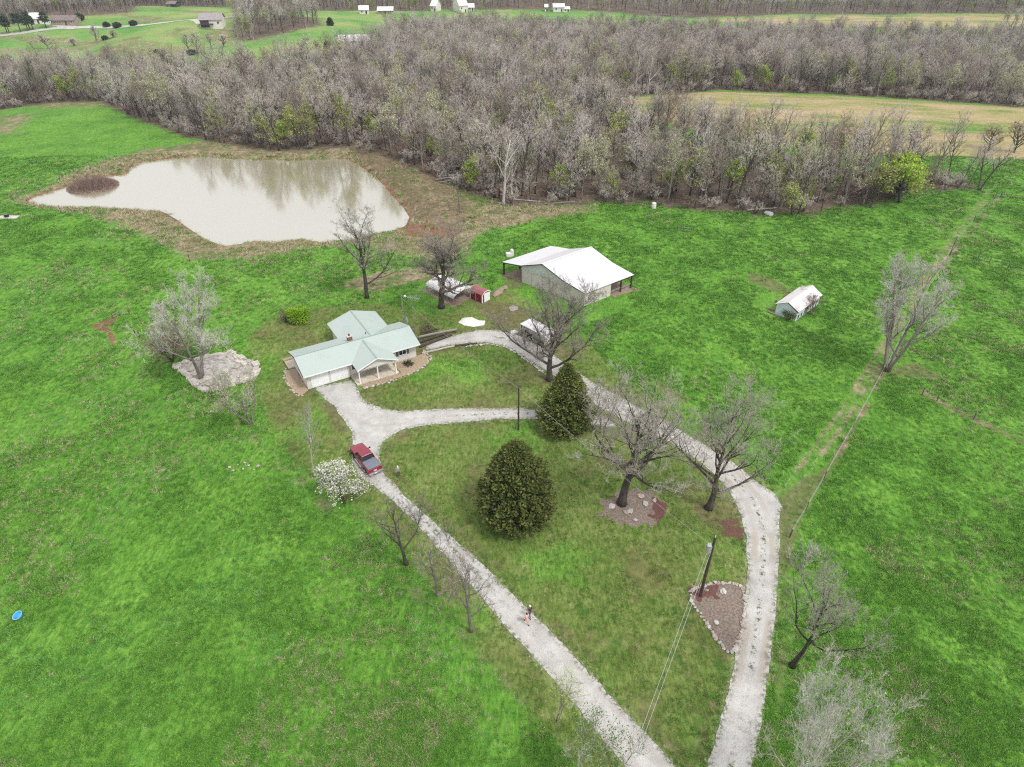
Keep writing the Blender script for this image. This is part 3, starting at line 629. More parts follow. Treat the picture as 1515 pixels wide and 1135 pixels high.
def yard_trees():
    S = single
    big = dict(n=(11, 8, 8, 7, 6), lr=(.58, .5, .48, .5))
    S(1, 653, 455, 324, 66, 'broad dark oak without leaves standing in front of the white carport', twig='twig_dark', fork=.36, lead=.62, ang=(40, 72), upb=.10, l1=.42, r0=.52, tw=.012, **big)
    S(2, 543, 441, 296, 50, 'tall thin bare tree with open fan crown behind the house, against the pond', twig='twig_grey', fork=.24, lead=.66, ang=(30, 62), upb=.12, l1=.42, r0=.36, n=(10, 7, 6, 6, 5), tw=.011)
    S(3, 813, 562, 402, 76, 'large bare tree with many steep limbs behind the upper dark cedar', twig='twig_dark', fork=.2, lead=.5, ang=(30, 68), upb=.10, l1=.55, r0=.48, tw=.012, n=(10, 8, 8, 8, 5))
    S(4, 920, 745, 542, 94, 'round crowned bare tree with thick dark trunk in the rocky mulch circle', twig='twig_grey', fork=.42, lead=.6, ang=(38, 80), upb=.11, l1=.46, r0=.50, n=(16, 7, 7, 7, 5), tw=.009)
    S(5, 1048, 752, 552, 90, 'spreading bare tree leaning over the bend of the gravel drive', twig='twig_grey', fork=.28, lead=.55, ang=(35, 80), upb=.11, l1=.52, r0=.42, lean=(.10, 0), n=(15, 7, 7, 7, 5), tw=.009)
    S(6, 1172, 985, 796, 74, 'crooked grey bare tree right of the drive with one-sided branches', bark='bark_dark', twig='twig_grey', fork=.38, lead=.62, ang=(35, 80), upb=.08, l1=.5, lean=(-.02, -.1), r0=.28, wob=.2, n=(9, 7, 6, 6, 5), tw=.009)
    S(7, 1312, 548, 392, 62, 'pale grey multi-stemmed tree beside the pasture fence line', bark='bark_grey', twig='twig_pale', stems=4, fork=.2, lead=.82, ang=(20, 48), upb=.14, l1=.36, r0=.40, n=(20, 7, 7, 7, 5), tw=.011)
    S(8, 297, 560, 414, 66, 'pale bare tree growing out of the stone slab terrace', bark='bark_grey', twig='twig_pale', stems=2, fork=.16, lead=.85, ang=(35, 75), upb=.09, l1=.46, r0=.42, n=(18, 7, 7, 7, 5), tw=.012)
    S(9, 1172, 1200, 1012, 84, 'wide whitish bare tree at the bottom edge right of the drive', bark='bark_pale', twig='twig_pale', leaf='leaf_palebud', nleaf=500, leafsz=.13, leafmin=.5, stems=3, fork=.2, lead=.6, ang=(35, 78), upb=.05, l1=.6, r0=.34, n=(14, 7, 7, 6, 5), tw=.012)
    S(10, 466, 705, 604, 26, 'slender pale sapling left of the parked pickup', bark='bark_pale', twig='twig_grey', fork=.3, lead=.95, ang=(28, 50), upb=.12, l1=.36, r0=.13, n=(12, 6, 6, 4), tw=.012)
    S(11, 601, 835, 732, 50, 'bare young tree overhanging the drive, farthest of the three along its left side', twig='twig_dark', bark='bark_dark', fork=.26, lead=.9, ang=(40, 70), upb=.10, l1=.50, r0=.22, n=(12, 6, 6, 5), tw=.014)
    S(12, 648, 882, 786, 38, 'bare young tree by the drive, middle of the three along its left side', twig='twig_dark', bark='bark_grey', fork=.3, lead=.92, ang=(30, 55), upb=.12, l1=.4, r0=.15, n=(10, 6, 5, 4), tw=.014)
    S(13, 697, 934, 826, 44, 'bare young tree by the drive, nearest the camera of the three along its left side', twig='twig_dark', bark='bark_grey', fork=.26, lead=.92, ang=(32, 58), upb=.12, l1=.45, r0=.16, n=(11, 6, 5, 5), tw=.013)
    S(14, 822, 1068, 1010, 38, 'small budding shrub leaning over the lower drive', bark='bark_grey', twig='twig_grey', leaf='leaf_lime', nleaf=800, leafsz=.10, leafmin=.1, stems=3, fork=.15, lead=.8, ang=(25, 60), l1=.5, r0=.06, n=(10, 5, 5, 3), tw=.008, name='budding_shrub')
    S(15, 925, 1128, 1078, 28, 'tiny green sapling in front of the drive near the bottom edge', bark='bark_grey', twig='twig_grey', leaf='leaf_green', nleaf=350, leafsz=.09, leafmin=.1, stems=2, fork=.15, lead=.8, l1=.5, r0=.05, n=(8, 5, 4, 3), tw=.007, name='budding_shrub')
    S(16, 868, 1175, 1085, 52, 'green leafy shrub clump at the bottom edge left of the drive', bark='bark_grey', twig='twig_pale', leaf='leaf_green', nleaf=1500, leafsz=.13, leafmin=.1, stems=4, fork=.12, lead=.75, ang=(30, 65), l1=.55, r0=.08, n=(14, 5, 5, 4), tw=.01, name='budding_shrub')
    S(17, 372, 628, 566, 42, 'wispy yellow-green shrub below the stone terrace', bark='bark_grey', twig='twig_grey', leaf='leaf_bud', nleaf=900, leafsz=.15, leafmin=.2, stems=4, fork=.12, lead=.8, ang=(25, 55), l1=.5, r0=.10, n=(14, 6, 5, 4), tw=.011, name='budding_shrub')
    S(18, 255, 535, 484, 34, 'bushy brown bare shrub behind the stone terrace', bark='bark_dark', twig='twig_brown', stems=7, fork=.08, lead=.8, ang=(25, 65), l1=.5, r0=.12, n=(28, 6, 6, 5), tw=.016, name='bare_shrub')
    S(19, 333, 592, 552, 22, 'low olive budding shrub at the front edge of the stone terrace', bark='bark_grey', twig='twig_grey', leaf='leaf_bud', nleaf=420, leafsz=.15, leafmin=.2, stems=4, fork=.12, lead=.8, ang=(30, 60), l1=.5, r0=.08, n=(12, 5, 5, 4), tw=.012, name='budding_shrub')
    S(20, 424, 477, 458, 13, 'brown bare shrub touching the lime green bush', bark='bark_dark', twig='twig_brown', stems=5, fork=.08, lead=.8, ang=(30, 65), l1=.5, r0=.08, n=(18, 6, 5, 4), tw=.014, name='bare_shrub')
    S(21, 618, 775, 735, 26, 'sparse grey twiggy shrub at the grass side of the drive', bark='bark_dark', twig='twig_dark', stems=4, fork=.1, lead=.8, ang=(30, 65), l1=.55, r0=.06, n=(12, 5, 5, 3), tw=.010, name='bare_shrub')
    S(22, 662, 800, 768, 18, 'thin grey twiggy shrub across the drive from the young trees', bark='bark_dark', twig='twig_dark', stems=3, fork=.1, lead=.8, ang=(30, 65), l1=.55, r0=.05, n=(9, 5, 4, 3), tw=.010, name='bare_shrub')
    S(23, 778, 514, 488, 18, 'tangled grey shrub in front of the white roofed trailer', bark='bark_grey', twig='twig_grey', stems=5, fork=.1, lead=.8, ang=(30, 70), l1=.55, r0=.08, n=(16, 6, 5, 4), tw=.014, name='bare_shrub')
    S(24, 1200, 466, 436, 15, 'bare brown shrub grown against the side of the old pale shed', bark='bark_grey', twig='twig_brown', stems=5, fork=.08, lead=.8, ang=(28, 60), l1=.5, r0=.08, n=(16, 6, 5, 4), tw=.016, name='bare_shrub')
    S(25, 1165, 474, 462, 9, 'dark green bush at the front corner of the old pale shed', bark='bark_dark', twig='twig_brown', leaf='leaf_green', nleaf=420, leafsz=.22, leafmin=.05, stems=4, fork=.08, lead=.8, l1=.5, r0=.06, n=(12, 5, 5, 3), name='leafy_bush')
    S(26, 633, 490, 476, 10, 'small dark shrub at the foot of the antenna mast', bark='bark_dark', twig='twig_brown', leaf='leaf_green', nleaf=200, leafsz=.16, leafmin=.05, stems=4, fork=.08, lead=.8, l1=.5, r0=.06, n=(12, 5, 5, 3), name='leafy_bush')
    S(27, 890, 640, 552, 40, 'bare grey-brown small tree tangled beside the upper cedar', bark='bark_grey', twig='twig_grey', stems=3, fork=.2, lead=.75, ang=(30, 65), upb=.10, l1=.45, r0=.16, n=(14, 6, 6, 5), tw=.014, name='bare_tree')
    S(28, 1180, 845, 806, 30, 'pale twiggy undergrowth shrub at the right edge of the drive', bark='bark_grey', twig='twig_pale', stems=5, fork=.08, lead=.8, ang=(35, 70), l1=.55, r0=.05, n=(10, 5, 4, 3), tw=.007, name='bare_shrub')
    # flowering tree
    S(30, 512, 745, 692, 34, 'white blossoming tree behind the parked pickup', bark='bark_dark', twig='twig_brown', leaf='blossom', nleaf=5200, leafsz=.23, leafmin=.12, stems=3, fork=.15, lead=.75, ang=(30, 75), upb=.05, l1=.55, r0=.14, n=(16, 6, 6, 4), name='flowering_tree')
    o = bpy.data.objects[-1] if False else None
yard_trees()
def add_leaf_part(treename, leafm, cnt, sz, zmin, seed):
    root = [o for o in bpy.data.objects if o.name.split('.')[0] == treename][0]
    cr = [c for c in root.children if c.name.startswith('crown')][0]; rr = random.Random(seed)
    V = [v.co.copy() for v in cr.data.vertices]; b = MB(); mz = max(v.z for v in V)
    V = [v for v in V if v.z > mz*zmin]
    for _ in range(cnt):
        p = rr.choice(V)+Vector((rr.gauss(0, .12), rr.gauss(0, .12), rr.gauss(0, .1))); a = Vector((rr.gauss(0, 1), rr.gauss(0, 1), rr.gauss(0, 1))).normalized(); c = perp(a, rr); q = sz*rr.uniform(.5, 1.2)
        b.add([p-a*q*.5, p+c*q*.4, p+a*q*.5, p-c*q*.4], [(0, 1, 2, 3)])
    return b.build('leaves', M[leafm], root)
add_leaf_part('flowering_tree', 'leaf_lime', 2600, .19, .08, 5)

# evergreens: many short flat sprays on boughs that fill a lumpy cone
def conifer(seed, u, v, v2, halfw, label, prof, nb, spr, mat='cedar_leaf', name='cedar_tree', trunk_r=.2, sz=(.55, .16), zlow=.02):
    H = hfor(u, v, v2); R = halfw/pxm(u, v); rr = random.Random(seed); K = MB(); T = MB()
    T.tube([(0, 0, -.1), (0, 0, H*.5), (0, 0, H*.93)], [trunk_r, trunk_r*.6, .03], 7)
    lump = [(rr.random()*6.28, rr.uniform(.05, .95), rr.uniform(-.26, .20), rr.uniform(.2, .55)) for _ in range(46)]
    for i in range(nb):
        t = zlow+(1-zlow)*((i+rr.random())/nb)**.9; az = i*2.39996+rr.uniform(-.25, .25)
        r = R*prof(t); k = 1
        for la, lz, lam, lw in lump:
            da = abs((az-la+math.pi) % (2*math.pi)-math.pi); k += lam*math.exp(-(da/lw)**2-((t-lz)/.08)**2)
        r *= k*rr.choice((rr.uniform(.62, .9), rr.uniform(.85, 1.08), rr.uniform(1.0, 1.22))); z = t*H
        out = Vector((math.cos(az), math.sin(az), 0)); tip = out*r+Vector((0, 0, z+.12*r)); root = Vector((0, 0, max(.05, z-.22*r)))
        if r > .3: T.tube([tuple(root), tuple(root.lerp(tip, .5)), tuple(root.lerp(tip, .93))], [.035, .022, .01], 3, cap=False)
        for j in range(spr):
            f = 1-abs(rr.gauss(0, .28)); f = max(.12, f)
            p = root.lerp(tip, f)+Vector((rr.gauss(0, .16), rr.gauss(0, .16), rr.gauss(0, .16)))*min(1, .5+r*.2)
            d = (out*rr.uniform(.2, 1)+Vector((rr.gauss(0, .45), rr.gauss(0, .45), rr.uniform(-.1, .8)))).normalized()
            w = perp(d, rr)*sz[1]*rr.uniform(.6, 1.3); L = sz[0]*rr.uniform(.5, 1.25)
            K.add([tuple(p-w*.5), tuple(p+w*.5), tuple(p+d*L*.6+w), tuple(p+d*L), tuple(p+d*L*.55-w)], [(0, 1, 2, 3, 4)])
    o = thing(name, label, 'tree', gpos(u, v)); T.build('trunk', M['bark_dark'], o); K.build('crown', M[mat], o); return o
pc = lambda t: (min(1, (t+.05)/.24)**.6)*max(0.02, (1-t)/.78)**.62 if t > .22 else .72+1.27*t
conifer(1, 762, 766, 658, 52, 'big rounded olive green cedar on the lawn inside the drive loop', pc, 1150, 44, sz=(.40, .11))
pc2 = lambda t: max(.03, (1-t))**.85*(.72+.75*min(t, .4))*1.12
conifer(2, 836, 632, 541, 42, 'dark pointed cedar at the fork of the connecting drive', pc2, 800, 38, trunk_r=.18, sz=(.42, .11))
def bush(seed, u, v, hw, v2, label, mat, name='lime_bush', cnt=5000, sz=.22):
    H = hfor(u, v, v2); R = hw/pxm(u, v); rr = random.Random(seed); K = MB(); T = MB()
    lob = [(rr.uniform(-.55, .55)*R, rr.uniform(-.3, .3)*R, H*rr.uniform(.35, .6), R*rr.uniform(.38, .6)) for _ in range(7)]
    for _ in range(26):
        a = rr.random()*6.28; l = rr.choice(lob); T.tube([(rr.gauss(0, .2)*R, rr.gauss(0, .12)*R, -.05), (l[0]*.7, l[1]*.7, l[2]*.6), (l[0]+rr.gauss(0, .3), l[1]+rr.gauss(0, .3), l[2]+rr.uniform(.1, .5))], [.03, .02, .008], 4, cap=False)
    for _ in range(cnt):
        l = rr.choice(lob); d = Vector((rr.gauss(0, 1), rr.gauss(0, 1), rr.gauss(.15, 1))).normalized(); r = l[3]*(1-abs(rr.gauss(0, .2)))
        p = Vector((l[0]+d.x*r, l[1]+d.y*r*.75, max(.05, l[2]+d.z*min(r, H*.5)))); q = sz*rr.uniform(.5, 1.3); a = (d+Vector((rr.gauss(0, .6), rr.gauss(0, .6), rr.gauss(.3, .6)))).normalized(); c = perp(a, rr)
        K.add([tuple(p-c*q*.4), tuple(p+a*q*.5), tuple(p+c*q*.4), tuple(p-a*q*.5)], [(0, 1, 2, 3)])
    o = thing(name, label, 'bush', gpos(u, v)); T.build('stem', M['bark_dark'], o); K.build('crown', M[mat], o); return o
bush(3, 443, 476, 23, 454, 'rounded lime green bush on the lawn behind the house', 'bush_lime')
def thicket():
    rr = random.Random(8); x0, y0 = Wt(141, 285); K = MB(); T = MB(); a, b = 36/pxm(141, 285), 5.4
    for _ in range(5200):
        q = rr.random()*6.283; r = math.sqrt(rr.random()); px, py = math.cos(q)*r*a, math.sin(q)*r*b; h = (2.5*(1-r**2.2)+.35)*rr.uniform(.5, 1.15); d = Vector((rr.gauss(0, .35)+.3*math.cos(q)*r, rr.gauss(0, .35)+.3*math.sin(q)*r, 1)).normalized(); c = perp(d, rr)*rr.uniform(.03, .07); p = Vector((px, py, 0)); K.add([tuple(p-c), tuple(p+c), tuple(p+d*h)], [(0, 1, 2)])
    T.blob((0, 0, 0), (a*.97, b*.97, .5), 3, .12, 3)
    z = ZW-.1; o = thing('brush_thicket', 'low brown brushy thicket standing in the left end of the pond', 'thicket', (x0, y0, z)); T.build('mound', M['dirt_floor'], o); K.build('stems', M['twig_brown'], o)
thicket()
# ------------------------------------------------------------------ woodland
def make_woods():
    rr = random.Random(7)
    V = []
    for i in range(7):
        H = 15; R = rr.uniform(3.6, 5.0)
        V.append(('bare', tree_meshes(Tree(100+i, H, R, .21, n=(12, 6, 6, 5), fork=rr.uniform(.25, .42), lead=rr.choice((.9, .65)), ang=(30, 66), upb=.10, l1=.40, tw=.022, tubes=2, shoot=.3), 'w', 'bark_dark' if i % 3 else 'bark_grey', ('twig_wood', 'twig_mauve', 'twig_wood', 'twig_grey', 'twig_mauve', 'twig_dark', 'twig_brown')[i])))
    V.append(('pale', tree_meshes(Tree(120, 15, 3.6, .2, n=(9, 5, 5, 4), fork=.3, lead=.85, ang=(30, 60), upb=.1, l1=.4, tw=.03, tubes=2), 'w', 'bark_pale', 'twig_pale')))
    V.append(('palebud', tree_meshes(Tree(121, 14, 3.8, .2, n=(10, 6, 5, 4), fork=.25, lead=.7, ang=(28, 58), l1=.4, leaf=1100, leafsz=.32, tw=.024, tubes=2), 'w', 'bark_grey', 'twig_wood', 'leaf_palebud')))
    V.append(('bud', tree_meshes(Tree(122, 12, 3.4, .17, n=(10, 6, 5, 4), fork=.2, lead=.7, ang=(28, 60), l1=.42, leaf=1500, leafsz=.34, leafmin=.2, tw=.022, tubes=2, shoot=.3), 'w', 'bark_dark', 'twig_brown', 'leaf_bud')))
    V.append(('lime', tree_meshes(Tree(123, 9, 3.0, .13, n=(10, 6, 5, 4), fork=.15, lead=.7, ang=(28, 62), l1=.42, leaf=1700, leafsz=.34, leafmin=.15, tw=.022, tubes=1), 'w', 'bark_dark', 'twig_brown', 'leaf_lime')))
    sh = [('shrub', tree_meshes(Tree(130+i, 4.2, 2.3, .07, n=(16, 6, 5, 4), stems=6, fork=.08, lead=.8, ang=(28, 62), l1=.5, tw=.022, tubes=1), 'w', 'bark_dark', ('twig_brown', 'twig_wood', 'twig_mauve')[i])) for i in range(3)]
    ALL = V+sh
    wts = [14, 12, 13, 12, 11, 14, 9, 4, 9, 7, 4]
    # scatter positions
    pts = []
    def scatter(poly, gap, hs, seed, keep=1.0, fn=None):
        p = np.array(poly); r2 = random.Random(seed); g = gap
        xs = np.arange(p[:, 0].min(), p[:, 0].max(), g); ys = np.arange(p[:, 1].min(), p[:, 1].max(), g)
        X, Y = np.meshgrid(xs, ys); n = X.size; rg = np.random.default_rng(seed)
        x = X.ravel()+rg.uniform(-.48, .48, n)*g; y = Y.ravel()+rg.uniform(-.48, .48, n)*g
        ok = (sdf(x, y, poly) < -.5) & (rg.random(n) < keep)
        if fn is not None: ok &= fn(x, y)
        return [(a, b, hs) for a, b in zip(x[ok], y[ok])]
    vis = lambda x, y: (np.abs(x) < 60+.95*y) & (y < 900)
    a = scatter(WMP, 4.2, 1.0, 1, .94, vis)
    for i, p in enumerate(FARWOODS): a += scatter(p, 7.0 if i == 0 else 5.5, 1.05, 20+i, .95, vis)
    rg = np.random.default_rng(99)
    xs = rg.uniform(-900, 900, 9000); ys = rg.uniform(520, 1250, 9000); rad_ = np.hypot(xs, ys)
    ok = (rad_ > 700) & (np.abs(xs) < 80+.85*ys); a += [(x, y, 1.25) for x, y in zip(xs[ok], ys[ok])]
    shrubs = scatter(WMP, 5.2, 1.0, 3, .4, vis)
    shrubs += scatter(WMP, 2.6, 1.0, 4, .42, lambda x, y: (sdf(x, y, WMP) > -12) & (y < 300) & (np.abs(x) < 60+.95*y))
    edge_d = lambda x, y: float(sdf(np.array([x]), np.array([y]), WMP)[0])
    rec = []
    for (x, y, hs) in a:
        k = rr.choices(range(len(V)), wts)[0]
        s = hs*rr.choice((rr.uniform(.5, .85), rr.uniform(.8, 1.22), rr.uniform(.85, 1.1)))
        rec.append((x, y, k, s))
    for (x, y, hs) in shrubs: rec.append((x, y, len(V)+rr.randrange(3), rr.uniform(.5, 1.15)))
    X = np.array([r[0] for r in rec]); Y = np.array([r[1] for r in rec]); Z = hgt(X, Y)
    # trees that show largest: nearest ones in frame, not shrubs
    cz = Y*math.cos(PITCH)-(Z-HC)*math.sin(PITCH); u = 757.5+F*X/cz; vv = 567.5-F*(Y*math.sin(PITCH)+(Z-HC)*math.cos(PITCH))/cz
    isT = np.array([r[2] < len(V) for r in rec]); dist = np.sqrt(X**2+Y**2+HC**2)/np.array([r[3] for r in rec])**.6
    dist = np.where(isT & (u > -15) & (u < 1530) & (vv > 100), dist, 1e9)
    # a wood's front row hides what stands behind it: rank by depth behind the front edge as well
    ed = -sdf(X, Y, WMP); score = dist+np.clip(ed, 0, 60)*1.2
    order = np.argsort(score)[:265]; pick = set(order.tolist())
    lab = {'bare': ('bare grey leafless tree standing in the dense woodland behind the pond and pasture', 'bare trees of the dense woodland'),
           'pale': ('bare tree with whitish trunk standing among the grey trees of the woodland', 'whitish trunked trees of the woodland'),
           'palebud': ('pale budding tree standing among the grey leafless trees of the woodland', 'pale budding trees of the woodland'),
           'bud': ('yellow-green budding tree standing among the grey trees of the woodland', 'yellow-green budding trees of the woodland'),
           'lime': ('small bright lime green tree at the foot of the woodland', 'small lime trees of the woodland')}
    for i in order:
        x, y, k, s = rec[i]; kind, ms = V[k]
        plant(ms, (x, y, float(Z[i])-.1), rr.random()*6.28, lab[kind][0], 'tree', 'woodland_tree', lab[kind][1], s*rr.uniform(.92, 1.05), s*rr.uniform(.95, 1.08))
    rest = [i for i in range(len(rec)) if i not in pick]
    # the rest of the woods: one object that instances whole trees on its points
    protos = []
    for n, ms in ALL:
        tm, cm = ms; vv0 = []; ff = []; mi = []; mats = []
        for me in (tm, cm):
            off = len(vv0); mo = len(mats); mats += list(me.materials); vv0 += [tuple(v.co) for v in me.vertices]
            ff += [tuple(off+j for j in p.vertices) for p in me.polygons]; mi += [mo+p.material_index for p in me.polygons]
        b = MB(); b.v = vv0; b.f = ff; b.m = mi; protos.append(bpy.data.objects.new('tree_form', b.mesh('tree_form', mats)))
    scatter_stuff('woodland', np.stack([X[rest], Y[rest], Z[rest]-.1], -1), np.array([rec[i][2] for i in rest]), np.array([rec[i][3] for i in rest]), protos, 5,
                  'dense grey leafless woodland filling the valley behind the pond', 'woods')
    print('WOODS', len(rec), len(rest))
    return V, sh
def scatter_stuff(name, P, kidx, scl, protos, seed, label, cat, tilt=0):
    rg = np.random.default_rng(seed)
    me = bpy.data.meshes.new(name); me.vertices.add(len(P)); me.vertices.foreach_set('co', np.ascontiguousarray(P, np.float32).ravel()); me.update()
    fattr(me, 'sc', scl); fattr(me, 'rz', rg.random(len(P))*6.283)
    at = me.attributes.new('kd', 'INT', 'POINT'); at.data.foreach_set('value', kidx.astype(np.int32))
    o = link(bpy.data.objects.new(name, me)); tag(o, label, cat, None, 'stuff')
    g = bpy.data.node_groups.new(name, 'GeometryNodeTree'); g.interface.new_socket('Geometry', in_out='INPUT', socket_type='NodeSocketGeometry'); g.interface.new_socket('Geometry', in_out='OUTPUT', socket_type='NodeSocketGeometry')
    N = g.nodes; L = g.links; gi = N.new('NodeGroupInput'); go = N.new('NodeGroupOutput')
    join = N.new('GeometryNodeGeometryToInstance')
    for p in protos[::-1]:
        oi = N.new('GeometryNodeObjectInfo'); oi.inputs['Object'].default_value = p; oi.inputs['As Instance'].default_value = False
        L.new(oi.outputs['Geometry'], join.inputs[0])
    iop = N.new('GeometryNodeInstanceOnPoints'); iop.inputs['Pick Instance'].default_value = True
    def na(n, t):
        x = N.new('GeometryNodeInputNamedAttribute'); x.data_type = t; x.inputs['Name'].default_value = n; return x.outputs['Attribute']
    L.new(gi.outputs[0], iop.inputs['Points']); L.new(join.outputs[0], iop.inputs['Instance']); L.new(na('kd', 'INT'), iop.inputs['Instance Index'])
    cx = N.new('ShaderNodeCombineXYZ'); L.new(na('rz', 'FLOAT'), cx.inputs[2]); L.new(cx.outputs[0], iop.inputs['Rotation']); L.new(na('sc', 'FLOAT'), iop.inputs['Scale'])
    L.new(iop.outputs[0], go.inputs[0])
    m = o.modifiers.new('scatter', 'NODES'); m.node_group = g; return o
WV, WSH = make_woods()
# ------------------------------------------------------------------ buildings
def frame(x, y, a, a2, z=0):
    c, s_, c2, s2 = math.cos(a), math.sin(a), math.cos(a2), math.sin(a2)
    return lambda X, Y, Z: (X*c+Y*c2, X*s_+Y*s2, Z)
def window(parent, xf, cx, y, cz, w, h, axis='x', out=-1, shutters=False, kind='window'):
    "framed window on a wall: axis 'x' wall runs along X at Y=y, axis 'y' wall runs along Y at X=y"
    def B(m, a0, a1, d0, d1, z0, z1):
        lo, hi = sorted((y+out*d0, y+out*d1))
        if axis == 'x': m.box(a0, a1, lo, hi, z0, z1)
        else: m.box(lo, hi, a0, a1, z0, z1)
    f = MB(xf); t = .09
    B(f, cx-w/2-t, cx+w/2+t, .004, .06, cz+h/2, cz+h/2+t); B(f, cx-w/2-t, cx+w/2+t, .004, .08, cz-h/2-t, cz-h/2)
    B(f, cx-w/2-t, cx-w/2, .004, .06, cz-h/2, cz+h/2); B(f, cx+w/2, cx+w/2+t, .004, .06, cz-h/2, cz+h/2); B(f, cx-.03, cx+.03, .004, .05, cz-h/2, cz+h/2)
    o = f.build(kind, M['white_paint'], parent)
    g = MB(xf); B(g, cx-w/2, cx-.03, .004, .025, cz-h/2, cz+h/2); B(g, cx+.03, cx+w/2, .004, .025, cz-h/2, cz+h/2); g.build('pane', M['glass'], o)
    if shutters:
        for s_ in (-1, 1):
            k = MB(xf); c0 = cx+s_*(w/2+t+.22); B(k, c0-.19, c0+.19, .004, .05, cz-h/2-t, cz+h/2+t)
            for i in range(7): B(k, c0-.14, c0+.14, .05, .065, cz-h/2+.05+i*h/7, cz-h/2+.05+i*h/7+.07)
            k.build('shutter', M['shutter'], o)
    return o
def make_house():
    x0, y0 = -29.82, 81.15; z0 = .03
    xf = frame(0, 0, .511, 2.109); r = thing('house', 'beige house with pale green metal roof, two white garage doors and a front porch', 'house', (x0, y0, z0))
    L, D, e, pk, oh = 17.2, 6.5, 2.62, 3.95, .65
    w = MB(xf); w.box(0, 6.4, 0, D, -.5, e-.02); w.box(6.4, L, .25, D-.003, -.5, e-.02)
    sl = (pk-e)/(D/2+oh)
    for X in (0.0, L-.15): w.prism([(X, .02, e-.02), (X, D-.02, e-.02), (X, D/2, pk-.14)], tuple(np.subtract(xf(.15, 0, 0), (0, 0, 0))) if False else (.15, 0, 0))
    w.build('wall', M['siding'], r)
    wg = MB(xf); wg.box(7.8, 15.0, D+.003, 11.7, -.5, e-.02)
    wg.prism([(7.8, 11.55, e-.02), (15.0, 11.55, e-.02), (11.4, 11.55, pk-.17)], (0, .15, 0)); wg.build('wall', M['siding'], r)
    # main roof
    rf = MB(xf); t = .09; a, b = -.45, L+.45
    rf.slab([(a, -oh, e), (b, -oh, e), (b, D/2, pk), (a, D/2, pk)], t); rf.slab([(a, D/2+.002, pk), (b, D/2+.002, pk), (b, D+oh, e), (a, D+oh, e)], t)
    ro = rf.build('roof', M['green_metal'], r)
    # rear wing roof, ending on the main rear slope
    rw = MB(xf); hw = 4.1; cx = 11.4; zt = pk-.02
    def yb(z): return D/2+(pk-z)/sl
    for s_ in (-1, 1):
        q = [(cx, D/2+.03, zt), (cx, 12.3, zt), (cx+s_*hw, 12.3, e+.01), (cx+s_*hw, yb(e+.03), e+.01)]
        rw.slab(q if s_ > 0 else q[::-1], t)
    rw.build('wing_roof', M['green_metal_cross'], r)
    pr = MB(xf); pc_, ph, pz = 9.9, 3.15, e+1.24
    def yf(z): return D/2-(pk-z)/sl
    for s_ in (-1, 1):
        q = [(pc_, yf(pz), pz+.02), (pc_, -2.95, pz+.02), (pc_+s_*ph, -2.95, e+.015), (pc_+s_*ph, yf(e)+.02, e+.015)]
        pr.slab(q[::-1] if s_ > 0 else q, t)
    pr.build('porch_roof', M['green_metal_cross'], r)
    rc = MB(xf)
    rc.box(a, b, D/2-.1, D/2+.1, pk-.01, pk+.035); rc.box(cx-.1, cx+.1, D/2+.1, 12.3, zt-.01, zt+.04); rc.box(pc_-.1, pc_+.1, -2.95, yf(pz)-.1, pz+.01, pz+.055); rc.build('ridge_cap', simple('ridge_green', (.30, .40, .35)), r)
    g = MB(xf); g.prism([(pc_-ph+.3, -2.6, e-.05), (pc_+ph-.3, -2.6, e-.05), (pc_, -2.6, pz-.14)], (0, .12, 0)); g.box(pc_-ph+.25, pc_+ph-.25, -2.68, -2.40, e-.28, e-.05); g.build('porch_gable', M['siding'], r)
    tr = MB(xf)
    for s_ in (-1, 1):
        q0 = [(pc_, -3.0, pz+.03), (pc_, -3.0, pz-.13), (pc_+s_*ph, -3.0, e-.14), (pc_+s_*ph, -3.0, e+.03)]; tr.prism(q0, (0, .047, 0))
    tr.box(a, pc_-ph-.02, -oh-.05, -oh-.003, e-.15, e+.01); tr.box(pc_+ph+.02, b, -oh-.05, -oh-.003, e-.15, e+.01)
    tr.build('eave_trim', M['white_paint'], r)
    gt = MB(xf)
    for X in (a-.05, b+.003):
        gt.prism([(X, -oh, e+.02), (X, -oh, e-.15), (X, D/2, pk-.15), (X, D/2, pk+.02)], (.047, 0, 0)); gt.prism([(X, D+oh, e+.02), (X, D+oh, e-.15), (X, D/2+.003, pk-.15), (X, D/2+.003, pk+.02)], (.047, 0, 0))
    gt.build('gable_trim', M['dark_trim'], r)
    for X in (7.05, 9.88, 12.72):
        p = MB(xf); p.box(X-.075, X+.075, -2.56, -2.41, -.3, e-.28); p.box(X-.11, X+.11, -2.6, -2.37, .1, .22); p.build('porch_post', M['white_paint'], r)
    f = MB(xf); f.box(6.5, 13.1, -2.7, .247, -.5, .10); f.build('porch_floor', M['beige'], r)
    for X in (.62, 3.52):
        d = MB(xf); d.box(X, X+2.62, -.045, -.004, 0.02, 2.16)
        for i in range(1, 4): d.box(X, X+2.62, -.055, -.046, .02+i*.535-.012, .02+i*.535+.012)
        for i in range(4):
            for j in range(4): d.box(X+.12+j*.62, X+.12+j*.62+.5, -.058, -.046, .13+i*.535, .13+i*.535+.33)
        d.build('garage_door', M['white_paint'], r)
    dr = MB(xf); dr.box(10.3, 11.25, .19, .246, .12, 2.15); dd = dr.build('door', M['white_paint'], r); k = MB(xf); k.box(11.1, 11.16, .14, .188, 1.05, 1.12); k.build('handle', M['chrome'], dd)
    window(r, xf, 7.45, .25, 1.45, 1.1, 1.0); window(r, xf, 9.0, .25, 1.45, 1.1, 1.1, shutters=True); window(r, xf, 15.0, .25, 1.55, 1.1, .95, shutters=True); window(r, xf, 12.3, .25, 1.5, .8, 1.0)
